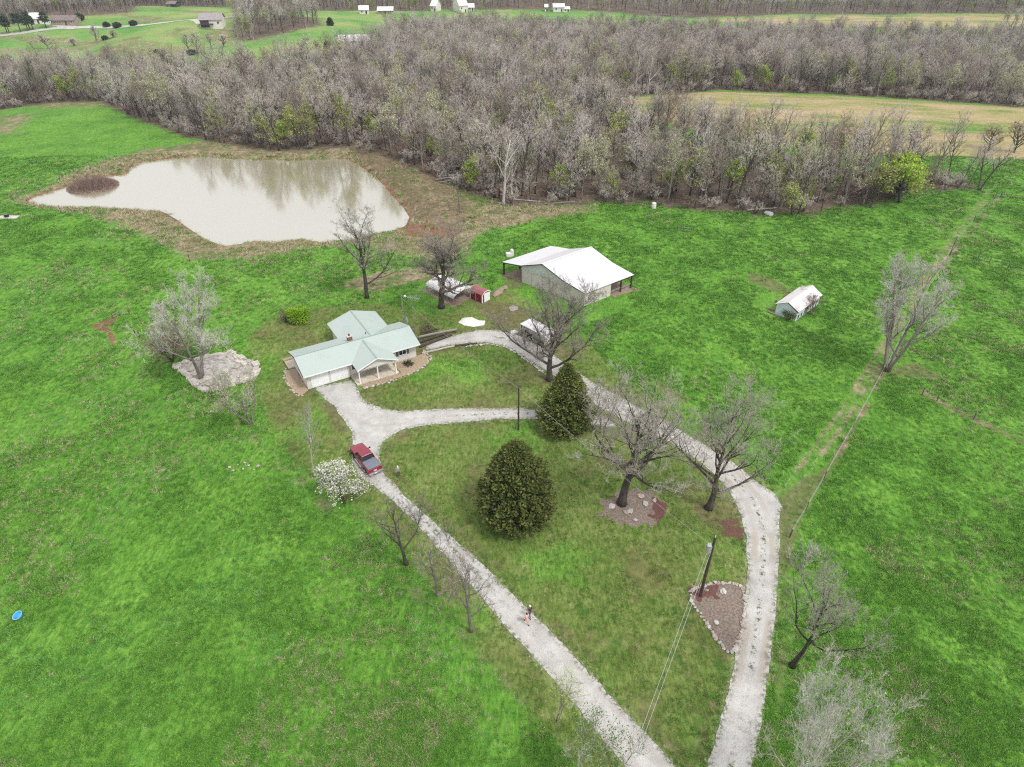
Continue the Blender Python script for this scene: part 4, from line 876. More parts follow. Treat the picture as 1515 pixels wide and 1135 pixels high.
    window(r, xf, 3.4, 0, 1.4, .95, .9, axis='y'); window(r, xf, 9.6, 7.8, 1.5, .7, .6, axis='y'); window(r, xf, 7.6, 7.8, 1.5, .5, .6, axis='y')
    window(r, xf, 2.2, D, 1.5, .9, .9, out=1); window(r, xf, 11.4, 11.7, 1.5, 1.4, 1.1, out=1); window(r, xf, 3.2, L, 1.5, 1.2, 1.0, axis='y', out=1)
    ch = MB(xf); ch.box(7.9, 8.6, D/2+.35, D/2+.95, e, pk+.55); c = ch.build('chimney', M['brick'], r)
    cc = MB(xf); cc.box(7.83, 8.67, D/2+.28, D/2+1.02, pk+.55, pk+.64); cc.build('cap', M['concrete'], c); cp = MB(xf); cp.tube([xfi for xfi in [(8.25, D/2+.65, pk+.64), (8.25, D/2+.65, pk+.95)]], .12, 8); cp.build('flue', M['dark_trim'], c)
    v = MB(xf); v.tube([(11.0, 4.4, pk-.45), (11.0, 4.4, pk+.2)], .06, 6); v.build('vent_pipe', M['dark_trim'], r)
    lt = MB(xf); lt.box(3.28, 3.46, -.1, -.003, 1.95, 2.2); lt.build('wall_lamp', M['dark_trim'], r)
    # beds and slab belonging to the yard
    def bed(name, poly, mat, lift=.03):
        P = [(xf(a_, b_, 0)[0]+x0, xf(a_, b_, 0)[1]+y0) for a_, b_ in poly]; q = np.array(P)
        return tag(sheet(name, lambda x, y: sdf(x, y, P)+.35*(vnoise(x*1.7, y*1.7, 4)-.5), (q[:, 0].min()-1, q[:, 0].max()+1, q[:, 1].min()-1, q[:, 1].max()+1), .2, lift, mat), kind='structure')
    bed('mulch_bed', [(-.05, -.4), (-.05, 6.3), (-1.5, 6.6), (-2.2, 4.0), (-2.1, .5), (-1.3, -1.0)], M['tan_mulch'])
    bed('mulch_bed', [(6.9, -2.7), (13.2, -2.7), (13.2, .2), (17.3, .2), (18.6, .6), (18.9, -.9), (17.5, -2.6), (14.5, -3.6), (10.0, -4.0), (7.2, -3.7)], M['tan_mulch'])
    s_ = MB(frame(0, 0, .511, 2.109)); s_.box(-1.0, 7.7, 6.55, 8.7, -.4, .14); so = s_.build('patio_slab', M['beige']); so.location = (x0, y0, z0); tag(so, 'long pale concrete patio slab behind the garage wing of the house', 'patio')
    bs = MB(frame(0, 0, .511, 2.109)); bs.box(-1.1, 8.0, 8.72, 9.3, -.4, .3); bo = bs.build('retaining_bank', M['tan_mulch']); bo.location = (x0, y0, z0); tag(bo, 'low earth bank edged behind the patio slab of the house', 'bank')
    rr = random.Random(4)
    def ring(line, n, lab, grp, mat, sz, jit=.12):
        P = resamp(line, n)
        for (a_, b_) in P:
            wx, wy, _ = xf(a_, b_, 0); wx += x0+rr.gauss(0, jit); wy += y0+rr.gauss(0, jit); q = sz*rr.uniform(.6, 1.25)
            o = bpy.data.objects.new('edging_stone', STONES[rr.randrange(5)]); o.data.materials.clear() if False else None
            link(o); o.location = (wx, wy, h1(wx, wy)+q*.12); o.scale = (q, q*rr.uniform(.6, .9), q*.55); o.rotation_euler = (0, 0, rr.random()*6.28); tag(o, lab, 'stone', grp)
    ring([(-1.4, 6.7), (-2.3, 4.2), (-2.2, .4), (-1.2, -1.2)], 17, 'pale stone edging the brown bed at the garage end of the house', 'stones edging the garage bed', 0, .42)
    ring([(7.1, -3.8), (10.0, -4.15), (14.5, -3.75), (17.5, -2.7), (19.1, -.9), (18.8, .9)], 34, 'tan stone edging the bed in front of the house porch', 'stones edging the porch bed', 0, .45)
    # dark ornamental plant in the porch bed
    px, py, _ = xf(15.2, -1.2, 0); px += x0; py += y0; rrp = random.Random(2); K = MB()
    for _ in range(260):
        d = Vector((rrp.gauss(0, 1), rrp.gauss(0, 1), abs(rrp.gauss(.2, .6)))).normalized(); p = d*rrp.uniform(.15, .75); c = perp(d, rrp); K.add([tuple(p-c*.05), tuple(p+c*.05), tuple(p+d*.35)], [(0, 1, 2)])
    T = MB(); T.tube([(0, 0, -.05), (0, 0, .3)], .05, 5); o = thing('bed_shrub', 'dark green ornamental shrub in the stone bed right of the porch', 'shrub', (px, py, h1(px, py))); K.build('crown', M['pine_leaf'], o); T.build('stem', M['bark_dark'], o)
def stone_meshes():
    out = []
    for i in range(5):
        b = MB(); b.blob((0, 0, 0), (.5, .5, .5), i*3+1, .35, 2); out.append(b.mesh('stone', M['stone' if i < 3 else 'pinkstone'], False))
    return out
STONES = stone_meshes()
make_house()

def make_barn():
    x0, y0 = -1.67, 117.65; z0 = h1(6, 112)-.05; xf = frame(0, 0, -.699, .645); r = thing('barn', 'large white roofed metal barn with open lean-to sheds on both ends', 'barn', (x0, y0, z0))
    b, A, l, e, m, pk = 4.54, 4.93, 11.55, 2.73, 3.44, 5.3; Wd = 2*A+2*b; c = Wd/2
    rf = MB(xf); t = .10
    q = lambda X0, Z0, X1, Z1: rf.slab([(X0, -.3, Z0), (X1, -.3, Z1), (X1, l, Z1), (X0, l, Z0)], t)
    q(0, e, b, m); q(b+.003, m, c, pk); q(c+.003, pk, Wd-b, m+.15); q(Wd-b+.003, m+.15, Wd, e)
    rf.build('roof', M['white_metal'], r)
    rc = MB(xf); rc.box(c-.2, c+.2, -.33, l+.03, pk-.02, pk+.05); rc.build('ridge_cap', M['grey_metal'], r)
    w = MB(xf); w.box(b, Wd-.25, .0, .12, -.6, 3.0-.1); w.box(b, b+.12, .123, l-.2, -.6, m-.16); w.box(b+.123, Wd-b, l-.32, l-.2, -.6, m-.1); w.box(Wd-.37, Wd-.25, .123, l*.54, -.6, e-.16); w.box(Wd-b-.06, Wd-b+.06, l*.55, l-.33, -.6, m-.16); w.box(Wd-b+.063, Wd-.373, l*.54-.12, l*.54-.003, -.6, e-.16)
    w.build('wall', M['barn_wall'], r)
    g = MB(xf); g.prism([(b+.05, -.02, 2.92), (Wd-.4, -.02, 2.62), (Wd-b, -.02, m+.0), (c, -.02, pk-.16), (b+.05, -.02, m-.14)], (0, .10, 0)); g.build('gable_panel', M['barn_gable'], r)
    for i, X in enumerate((b+.05, b+2.45, b+4.9, b+7.3)):
        d = MB(xf); d.box(X+.06, X+2.36, -.09, -.02, -.2, 2.78); d.box(X+.06, X+.16, -.11, -.092, -.2, 2.78); d.box(X+2.26, X+2.36, -.11, -.092, -.2, 2.78); d.build('sliding_door', M['barn_wall'], r)
    tr = MB(xf); tr.box(b, b+9.9, -.16, -.095, 2.79, 2.92); tr.build('door_rail', M['barn_gable'], r)
    et = MB(xf)
    for X0, Z0, X1, Z1 in ((0, e, b, m), (b, m, c, pk), (c, pk, Wd-b, m+.15), (Wd-b, m+.15, Wd, e)): et.prism([(X0, -.36, Z0+.03), (X0, -.36, Z0-.14), (X1, -.36, Z1-.14), (X1, -.36, Z1+.03)], (0, .055, 0))
    et.build('eave_trim', M['dark_trim'], r)
    for X, Y in [(.2, 0), (.2, l*.33), (.2, l*.66), (.2, l-.25), (Wd-.2, l*.75), (Wd-.2, l-.25)]:
        p = MB(xf); p.box(X-.11, X+.11, Y-.11, Y+.11, -.6, e-.14); p.build('post', M['wood_dark'], r)
    bm = MB(xf); bm.box(.1, .3, .12, l-.4, e-.42, e-.14); bm.box(Wd-.3, Wd-.1, l*.55, l-.4, e-.42, e-.14); bm.build('beam', M['wood_dark'], r)
    fr = MB(xf); fr.box(Wd-.3, Wd-.18, l*.56, l-.36, .9, 1.05); fr.build('rail', M['wood_grey'], r)
    for nm, poly in (('dirt_floor', [(0.1, -.2), (4.4, -.2), (4.4, 11.5), (.1, 11.5)]), ('dirt_floor', [(Wd-b+.1, l*.55), (Wd+.6, l*.55), (Wd+1.5, l+.5), (Wd-b+.1, l)])):
        P = [(xf(u, v, 0)[0]+x0, xf(u, v, 0)[1]+y0) for u, v in poly]; qa = np.array(P)
        tag(sheet(nm, lambda x, y: sdf(x, y, P)+.6*(vnoise(x*1.3, y*1.3, 8)-.5), (qa[:, 0].min()-1, qa[:, 0].max()+1, qa[:, 1].min()-1, qa[:, 1].max()+1), .3, .03, M['dirt_floor']), kind='structure')
make_barn()

def make_oldshed():
    x0, y0 = 44.88, 103.13; z0 = h1(46, 106)-.05; xf = frame(0, 0, -.797, -.797+math.pi/2); r = thing('old_shed', 'weathered pale blue shed with rust-stained metal roof alone in the pasture', 'shed', (x0, y0, z0))
    w_, l, e, pk = 4.24, 8.8, 1.95, 3.05
    w = MB(xf); w.box(.25, w_-.25, .2, l-.2, -.4, e-.02); w.prism([(.25, .2, e-.02), (w_-.25, .2, e-.02), (w_/2, .2, pk-.12)], (0, .1, 0)); w.prism([(.25, l-.3, e-.02), (w_-.25, l-.3, e-.02), (w_/2, l-.3, pk-.12)], (0, .1, 0)); w.build('wall', M['old_wall'], r)
    rf = MB(xf); rf.slab([(0, 0, e), (w_/2, 0, pk), (w_/2, l, pk), (0, l, e)][::-1], .05); rf.slab([(w_/2+.002, 0.05, pk), (w_, .12, e), (w_, l*.52, e-.05), (w_/2+.002, l*.52, pk)][::-1], .05); rf.slab([(w_/2+.002, l*.525, pk-.01), (w_, l*.53, e-.12), (w_, l-.05, e), (w_/2+.002, l, pk)][::-1], .05); rf.build('roof', M['old_roof'], r)
    t = MB(xf); t.prism([(w_/2, .05, pk-.06), (w_/2, .05, pk-.2), (w_, .05, e-.22), (w_, .05, e-.06)], (0, .12, 0)); t.build('eave_trim', M['dark_trim'], r)
    d = MB(xf); d.box(.5, 2.0, .14, .196, -.2, .42); d.box(.45, 2.1, .13, .195, .42, .5); d.build('lower_board', M['old_wall'], r)
    for Y in (.9, 2.0):
        k = MB(xf); k.box(w_-.25, w_-.2, Y, Y+.35, .3, .95); k.build('vent_opening', M['dark_trim'], r)
    k = MB(xf); k.box(w_-.25, w_-.19, 3.1, 4.3, -.2, 1.6); k.build('door', M['wood_grey'], r)
make_oldshed()
def shed_debris():
    rr = random.Random(6)
    for i, (u, v, L, lab) in enumerate([(1146,466,2.6,'grey loose plank lying at the left end of the old pale shed'),(1142,459,2.2,'reddish loose plank leaning at the left end of the old pale shed'),(1150,452,3.0,'dark loose beam behind the left end of the old pale shed')]):
        x, y, z = gpos(u, v); b = MB(); b.box(-L/2, L/2, -.12, .12, 0, .07); o = b.build('loose_plank', M[('wood_grey', 'shed_roof', 'wood_dark')[i]]); o.location = (x, y, z+.1); o.rotation_euler = (.1, -.12, rr.random()*3); tag(o, lab, 'plank')
shed_debris()
def make_redshed():
    x0, y0 = -7.51, 108.57; z0 = h1(-5.5, 108); xf = frame(0, 0, -.733, -.733+math.pi/2); r = thing('red_shed', 'small red storage shed with white door and trim beside the carport', 'shed', (x0, y0, z0))
    w_, l, e, pk = 3.07, 2.17, 1.62, 2.12
    w = MB(xf); w.box(.08, w_-.08, .08, l-.08, -.1, e); w.prism([(.08, .08, e), (.08, l-.08, e), (.08, l*.72, pk-.12), (.08, l*.28, pk-.12)], (w_-.16, 0, 0)); w.build('wall', M['shed_red'], r)
    rf = MB(xf)
    prof = [(0, e-.02), (l*.24, pk-.08), (l*.5, pk), (l*.76, pk-.08), (l, e-.02)]
    for (ya, za), (yb_, zb) in zip(prof[:-1], prof[1:]): rf.slab([(-.05, ya, za), (w_+.05, ya, za), (w_+.05, yb_, zb), (-.05, yb_, zb)], .05)
    rf.build('roof', M['shed_roof'], r)
    tr = MB(xf)
    for (ya, za), (yb_, zb) in zip(prof[:-1], prof[1:]): tr.prism([(w_+.053, ya, za+.03), (w_+.053, ya, za-.1), (w_+.053, yb_, zb-.1), (w_+.053, yb_, zb+.03)], (.04, 0, 0)); tr.prism([(-.093, ya, za+.03), (-.093, ya, za-.1), (-.093, yb_, zb-.1), (-.093, yb_, zb+.03)], (.04, 0, 0))
    tr.box(w_-.2, w_-.075, .04, .077, -.1, e-.02); tr.box(.02, .15, .04, .077, -.1, e-.02); tr.box(1.4, 1.46, .05, .077, -.1, e-.02); tr.box(w_-.077, w_-.04, .04, .2, -.1, e-.02); tr.build('trim', M['white_paint'], r)
    d = MB(xf); d.box(w_-.077, w_-.03, .55, l-.15, -.02, e+.05); dd = d.build('door', M['white_paint'], r); h = MB(xf); h.box(w_-.029, w_, l-.32, l-.26, .7, .85); h.build('handle', M['dark_trim'], dd)
make_redshed()
def make_carport():
    x0, y0 = -6.82, 109.77; xf = frame(0, 0, 3.96, 3.96-math.pi/2); z0 = h1(-10, 108); r = thing('carport', 'open white metal carport under the dark oak, next to the red shed', 'carport', (x0, y0, z0))
    w_, l, e, pk = 4.9, 7.46, 1.45, 2.0
    prof = [(0, e-.35), (.1, e-.05), (.35, e+.18), (w_*.5, pk), (w_-.35, e+.18), (w_-.1, e-.05), (w_, e-.35)]
    rf = MB(xf)
    for (xa, za), (xb, zb) in zip(prof[:-1], prof[1:]): rf.slab([(xa, 0, za), (xb, 0, zb), (xb, l, zb), (xa, l, za)], .04)
    rf.build('roof', M['grey_metal'], r)
    for X in (.06, w_-.06):
        for Y in (.1, l*.25, l*.5, l*.75, l-.1):
            p = MB(xf); p.box(X-.04, X+.04, Y-.04, Y+.04, -.2, e-.1); p.build('post', M['galv'], r)
    q = MB(xf)
    for Y in (.08, l*.5, l-.08):
        for (xa, za), (xb, zb) in zip(prof[1:-2], prof[2:-1]): q.prism([(xa, Y, za-.05), (xb, Y, zb-.05), (xb, Y, zb-.12), (xa, Y, za-.12)], (0, .05, 0))
    q.build('truss', M['galv'], r)
    P = [(xf(u, v, 0)[0]+x0, xf(u, v, 0)[1]+y0) for u, v in [(-.4, -.6), (w_+.6, -.6), (w_+.6, l+.4), (-.4, l+.4)]]; qa = np.array(P)
    tag(sheet('carport_floor', lambda x, y: sdf(x, y, P)+.7*(vnoise(x*1.3, y*1.3, 9)-.5), (qa[:, 0].min()-1, qa[:, 0].max()+1, qa[:, 1].min()-1, qa[:, 1].max()+1), .3, .025, M['dirt_floor']), kind='structure')
make_carport()
def make_trailer():
    x0, y0 = 1.39, 95.9; a = -.79; z0 = h1(3, 95); r = thing('box_trailer', 'white roofed box trailer with dark open side behind the large bare tree', 'trailer', (x0, y0, z0), a)
    w_, d, h = 5.3, 2.47, 2.2
    rf = MB(); rf.box(-.08, w_+.08, -.08, d+.08, h, h+.09); bevel(rf.build('roof', M['white_metal'], r), .05)
    w = MB(); w.box(w_-.08, w_, 0, d, .45, h-.003); w.box(0, w_-.083, d-.08, d, .45, h-.003); w.box(0, .08, 0, d-.083, .45, h-.003); w.build('wall', M['white_paint'], r)
    u = MB(); u.box(1.9, w_-.083, -.01, .05, h-.75, h-.003); u.build('side_panel', M['pale_blue'], r)
    f = MB(); f.box(-.05, w_+.05, -.03, d+.03, .34, .447); f.build('floor', M['wood_dark'], r)
    fr = MB()
    for X in (.083, 1.8): fr.box(X, X+.08, -.02, .06, .45, h-.003)
    fr.box(w_-.1, w_+.01, -.04, .03, .45, h-.003); fr.build('frame', M['dark_trim'], r)
    for X in (2.2, 3.1):
        for Y in (-.02, d-.16):
            k = MB(); k.tube([(X, Y, .34), (X, Y+.18, .34)], .33, 16); wo = k.build('wheel', M['rubber'], r); k = MB(); k.tube([(X, Y-.01, .34), (X, Y+.19, .34)], .16, 12); k.build('rim', M['galv'], wo)
    t = MB(); t.tube([(0, .4, .4), (-1.2, d/2, .4)], .05, 6); t.tube([(0, d-.4, .4), (-1.2, d/2, .4)], .05, 6); t.build('drawbar', M['dark_trim'], r)
make_trailer()

# houses and barns far across the valley
def far_house(u, v, wpx, dpt, wall_h, rise, rz, label, wallm, roofm, name='far_house', chim=False, doors=True, porch=False):
    x, y, z = gpos(u, v); L = wpx/pxm(u, v); r = thing(name, label, 'house' if 'house' in name else 'barn', (x, y, z), rz)
    w = MB(); w.box(-L/2, L/2, -dpt/2, dpt/2, -1.5, wall_h)
    for s_ in (-1, 1): w.prism([(s_*L/2-(.1 if s_ > 0 else 0), -dpt/2, wall_h), (s_*L/2-(.1 if s_ > 0 else 0), dpt/2, wall_h), (s_*L/2-(.1 if s_ > 0 else 0), 0, wall_h+rise-.1)], (.1, 0, 0))
    w.build('wall', M[wallm], r); rf = MB(); oh = .5; k = rise/(dpt/2)
    rf.slab([(-L/2-oh, -dpt/2-oh, wall_h-oh*k), (L/2+oh, -dpt/2-oh, wall_h-oh*k), (L/2+oh, 0, wall_h+rise), (-L/2-oh, 0, wall_h+rise)], .15); rf.slab([(-L/2-oh, .002, wall_h+rise), (L/2+oh, .002, wall_h+rise), (L/2+oh, dpt/2+oh, wall_h-oh*k), (-L/2-oh, dpt/2+oh, wall_h-oh*k)], .15); rf.build('roof', M[roofm], r)
    n = max(2, int(L/3.2))
    for i in range(n):
        cx = -L/2+(i+.5)*L/n
        if porch and i < n*.45: continue
        if doors and i == n//2: b = MB(); b.box(cx-.5, cx+.5, -dpt/2-.05, -dpt/2-.003, 0, 2.1); b.build('door', M['dark_trim'], r)
        else: window(r, None, cx, -dpt/2, wall_h*.58, 1.1, 1.1)
    if porch:
        b = MB(); b.box(-L/2+.3, -L*.08, -dpt/2-.12, -dpt/2-.003, .1, wall_h-.4); b.build('dark_porch', M['dark_trim'], r); b = MB(); b.box(-L/2+.2, L*.12, -dpt/2-2.2, -dpt/2-.13, wall_h*.42, wall_h*.5); b.build('deck', M['wood_dark'], r)
    if chim: b = MB(); b.box(L*.2, L*.2+.9, .3, 1.2, wall_h, wall_h+rise+.9); b.build('chimney', M['brick'], r)
    return r
def far_buildings():
    far_house(316, 39, 31, 9, 4.2, 2.6, .12, 'two storey white house with grey roof and dark porch on the far green hill', 'cream', 'grey_roof', porch=True)
    far_house(99, 35.5, 34, 8, 2.8, 2.0, .03, 'long low brown roofed ranch house beyond the far lane', 'tan_wall', 'brown_roof', chim=True)
    far_house(57, 33.5, 14, 8, 3.0, 2.4, .2, 'small white house behind the far pines', 'cream', 'grey_metal')
    far_house(374, 13, 15, 9, 3.2, 2.4, .1, 'white roofed house beyond the far wood block', 'cream', 'grey_metal'); far_house(392, 13, 10, 8, 3.0, 2.6, -.3, 'short white roofed house right of its longer neighbour beyond the far wood block', 'cream', 'grey_metal')
    far_house(539, 20, 13, 8, 3.0, 2.0, .15, 'white house on the edge of the far green field', 'cream', 'grey_metal'); far_house(571, 20, 22, 8, 2.6, 1.8, .05, 'long white roofed house right of the far green field', 'tan_wall', 'grey_metal')
    far_house(681, 17, 13, 12, 5.0, 5.5, .5, 'tall white barn with steep roof on the skyline', 'cream', 'grey_metal', name='far_barn'); far_house(697, 16, 8, 7, 3.0, 2.0, .1, 'low white outbuilding right of the tall skyline barn', 'cream', 'grey_metal', name='far_barn')
    far_house(645, 16, 9, 8, 4.0, 3.5, -.4, 'white shed left of the tall skyline barn', 'cream', 'grey_metal', name='far_barn'); far_house(826, 16.5, 16, 8, 3.4, 1.8, .05, 'long white house at the edge of the far trees', 'cream', 'grey_metal')
    far_house(808, 16.5, 4, 4, 3.4, 1.4, .0, 'tiny white pump house left of the long white house', 'cream', 'grey_metal', name='far_barn'); far_house(838, 17, 8, 5, 2.2, 1.2, .05, 'low white annex right of the long white house', 'cream', 'grey_metal', name='far_barn')
    far_house(527, 69, 46, 9, 3.6, 2.0, .06, 'long white poultry barn seen through the trees', 'cream', 'grey_metal', name='far_barn')
    far_house(257, 10, 12, 8, 2.4, 1.2, 0, 'low dark barn at the edge of the far woods', 'dark_trim', 'brown_roof', name='far_barn')
far_buildings()
# ------------------------------------------------------------------ pickup truck
def make_truck():
    a = Vector((*Wt(541, 702), 0)); b = Vector((*Wt(521.5, 676), 0)); d = (b-a).normalized(); nrm = Vector((d.y, -d.x, 0)); ctr = (a+b)/2+nrm*.98
    r = thing('pickup_truck', 'dark red crew cab pickup with grey bed cover parked on the gravel', 'pickup', (ctr.x, ctr.y, h1(ctr.x, ctr.y)+.03), math.atan2(d.y, d.x))
    WB = 1.78; hw = .98
    # lower body: lofted sections along x (x, half width, z bottom, z top)
    secs = [(-2.86, .90, .62, 1.12), (-2.82, .95, .52, 1.20), (-1.0, .98, .48, 1.22), (-.9, .98, .46, 1.20), (1.0, .98, .46, 1.16), (1.15, .97, .46, 1.17), (2.2, .95, .48, 1.10), (2.66, .92, .5, 1.02), (2.84, .84, .56, .92)]
    m = MB(); vs = []; K = 8
    for x, w, z0, z1 in secs: vs += [(x, -w*.9, z0), (x, -w, z0+.12), (x, -w, z1-.14), (x, -w*.93, z1), (x, w*.93, z1), (x, w, z1-.14), (x, w, z0+.12), (x, w*.9, z0)]
    fs = [(i*K+j, i*K+(j+1) % K, (i+1)*K+(j+1) % K, (i+1)*K+j) for i in range(len(secs)-1) for j in range(K)]
    fs += [tuple(range(K))[::-1], tuple((len(secs)-1)*K+j for j in range(K))]; m.add(vs, fs); bo = m.build('body', M['truck_red'], r, False); bevel(bo, .03)
    # glasshouse
    g = MB(); zb, zr = 1.17, 1.80
    B = [(-.95, .90), (1.12, .90)]; T = [(-.78, .74), (.42, .74)]
    g.add([(-.95, -.90, zb), (1.12, -.90, zb), (1.12, .90, zb), (-.95, .90, zb), (-.78, -.73, zr), (.40, -.73, zr), (.40, .73, zr), (-.78, .73, zr)], [(4, 5, 6, 7), (0, 1, 5, 4), (1, 2, 6, 5), (2, 3, 7, 6), (3, 0, 4, 7), (3, 2, 1, 0)]); g.build('window_glass', M['glass'], r)
    ro = MB(); ro.add([(-.80, -.75, zr-.05), (.44, -.75, zr-.05), (.44, .75, zr-.05), (-.80, .75, zr-.05), (-.74, -.66, zr+.05), (.34, -.66, zr+.05), (.34, .66, zr+.05), (-.74, .66, zr+.05)], [(4, 5, 6, 7), (0, 1, 5, 4), (1, 2, 6, 5), (2, 3, 7, 6), (3, 0, 4, 7), (3, 2, 1, 0)]); bevel(ro.build('roof', M['truck_red'], r), .03)
    p = MB()
    for s_ in (-1, 1):
        p.tube([(1.14, s_*.90, zb), (.42, s_*.735, zr)], .04, 5); p.tube([(-.97, s_*.90, zb), (-.80, s_*.735, zr)], .06, 5); p.tube([(.02, s_*.905, zb), (-.12, s_*.74, zr)], .045, 5)
    p.build('pillar', M['truck_red'], r)
    for s_ in (-1, 1):
        t = MB(); t.box(-.95, 1.1, s_*.915-.012, s_*.915+.012, 1.165, 1.19); t.build('window_trim', M['chrome'], r)
        for X0, X1 in ((-.92, .0), (.05, 1.0)):
            dd = MB(); dd.box(X0, X1, s_*.983-.006, s_*.983+.006, .62, 1.05); do = dd.build('door', M['truck_red'], r); h = MB(); h.box(X0+.08, X0+.3, s_*1.0-.012, s_*1.0+.012, .97, 1.02); h.build('handle', M['chrome'], do)
        mm = MB(); mm.box(.92, 1.06, s_*1.14-.12, s_*1.14+.12, 1.16, 1.36); mo = mm.build('mirror', M['black'], r); bevel(mo, .03); k = MB(); k.tube([(1.0, s_*.92, 1.16), (1.0, s_*1.05, 1.2)], .03, 5); k.build('arm', M['black'], mo)
        tl = MB(); tl.box(-2.90, -2.80, s_*.87-.07, s_*.87+.07, .80, 1.12); tl.build('taillight', M['tail_red'], r)
        hl = MB(); hl.box(2.68, 2.84, s_*.74-.14, s_*.74+.14, .76, .92); hl.build('headlight', M['chrome'], r)
        st = MB(); st.tube([(-.9, s_*1.03, .42), (1.0, s_*1.03, .42)], .06, 6); st.build('side_step', M['chrome'], r)
    tn = MB(); tn.box(-2.76, -1.02, -.84, .84, 1.205, 1.25)
    for X in (-2.18, -1.6): tn.box(X-.012, X+.012, -.84, .84, 1.251, 1.262)
    bevel(tn.build('bed_cover', M['tonneau'], r), .02)
    tg = MB(); tg.box(-2.885, -2.862, -.76, .76, .62, 1.10); to = tg.build('tailgate', M['truck_red'], r); em = MB()
    for y0, y1, z0, z1 in ((-.22, -.08, .88, .96), (-.05, .05, .84, .98), (.08, .22, .88, .96), (-.16, .16, .78, .81)): em.box(-2.898, -2.886, y0, y1, z0, z1)
    em.build('emblem', M['white_paint'], to)
    bu = MB(); bu.box(-3.02, -2.84, -.94, .94, .42, .62); bu.box(-3.0, -2.9, -.9, .9, .36, .42); bb = bu.build('rear_bumper', M['chrome'], r); bevel(bb, .04); lp = MB(); lp.box(-3.035, -3.022, -.16, .16, .46, .6); lp.build('number_plate', M['white_paint'], bb)
    bf = MB(); bf.box(2.74, 2.98, -.92, .92, .42, .62); bevel(bf.build('front_bumper', M['chrome'], r), .05); gr = MB(); gr.box(2.80, 2.87, -.56, .56, .64, .92); gr.build('grille', M['black'], r)
    for X in (-WB, WB):
        for s_ in (-1, 1):
            ty = MB(); ty.tube([(X, s_*.74, .39), (X, s_*.80, .39), (X, s_*.96, .39), (X, s_*1.0, .39)], [.34, .40, .40, .35], 24); t = ty.build('wheel', M['rubber'], r, False); k = MB(); k.tube([(X, s_*.99, .39), (X, s_*1.012, .39)], [.25, .22], 18); k.build('rim', M['chrome'], t)
            ar = MB(); pts = [(X+.47*math.cos(rad(q)), s_*.985, .39+.47*math.sin(rad(q))) for q in range(0, 181, 20)]; ar.tube(pts, .035, 5); ar.build('wheel_arch', M['black'], r)
make_truck()

# ------------------------------------------------------------------ people
def skin_body(name, nodes, edges, mat, parent, sub=2):
    "nodes: (x,y,z,rx,ry); grown with the Skin modifier then baked into one mesh"
    me = bpy.data.meshes.new(name); me.from_pydata([n[:3] for n in nodes], edges, []); o = bpy.data.objects.new(name, me); C.objects.link(o)
    sk = o.modifiers.new('skin', 'SKIN'); sk.use_smooth_shade = True
    if not me.skin_vertices: me.skin_vertices.new()
    d = me.skin_vertices[0].data
    for i, n in enumerate(nodes): d[i].radius = (n[3], n[4]); d[i].use_root = (i == 0)
    sb = o.modifiers.new('sub', 'SUBSURF'); sb.levels = sb.render_levels = sub
    dg = bpy.context.evaluated_depsgraph_get(); ev = o.evaluated_get(dg); m2 = bpy.data.meshes.new_from_object(ev)
    bpy.data.objects.remove(o); m2.materials.clear(); m2.materials.append(M[mat]); m2.name = name
    m2.polygons.foreach_set('use_smooth', [True]*len(m2.polygons))
    return link(bpy.data.objects.new(name, m2), parent)
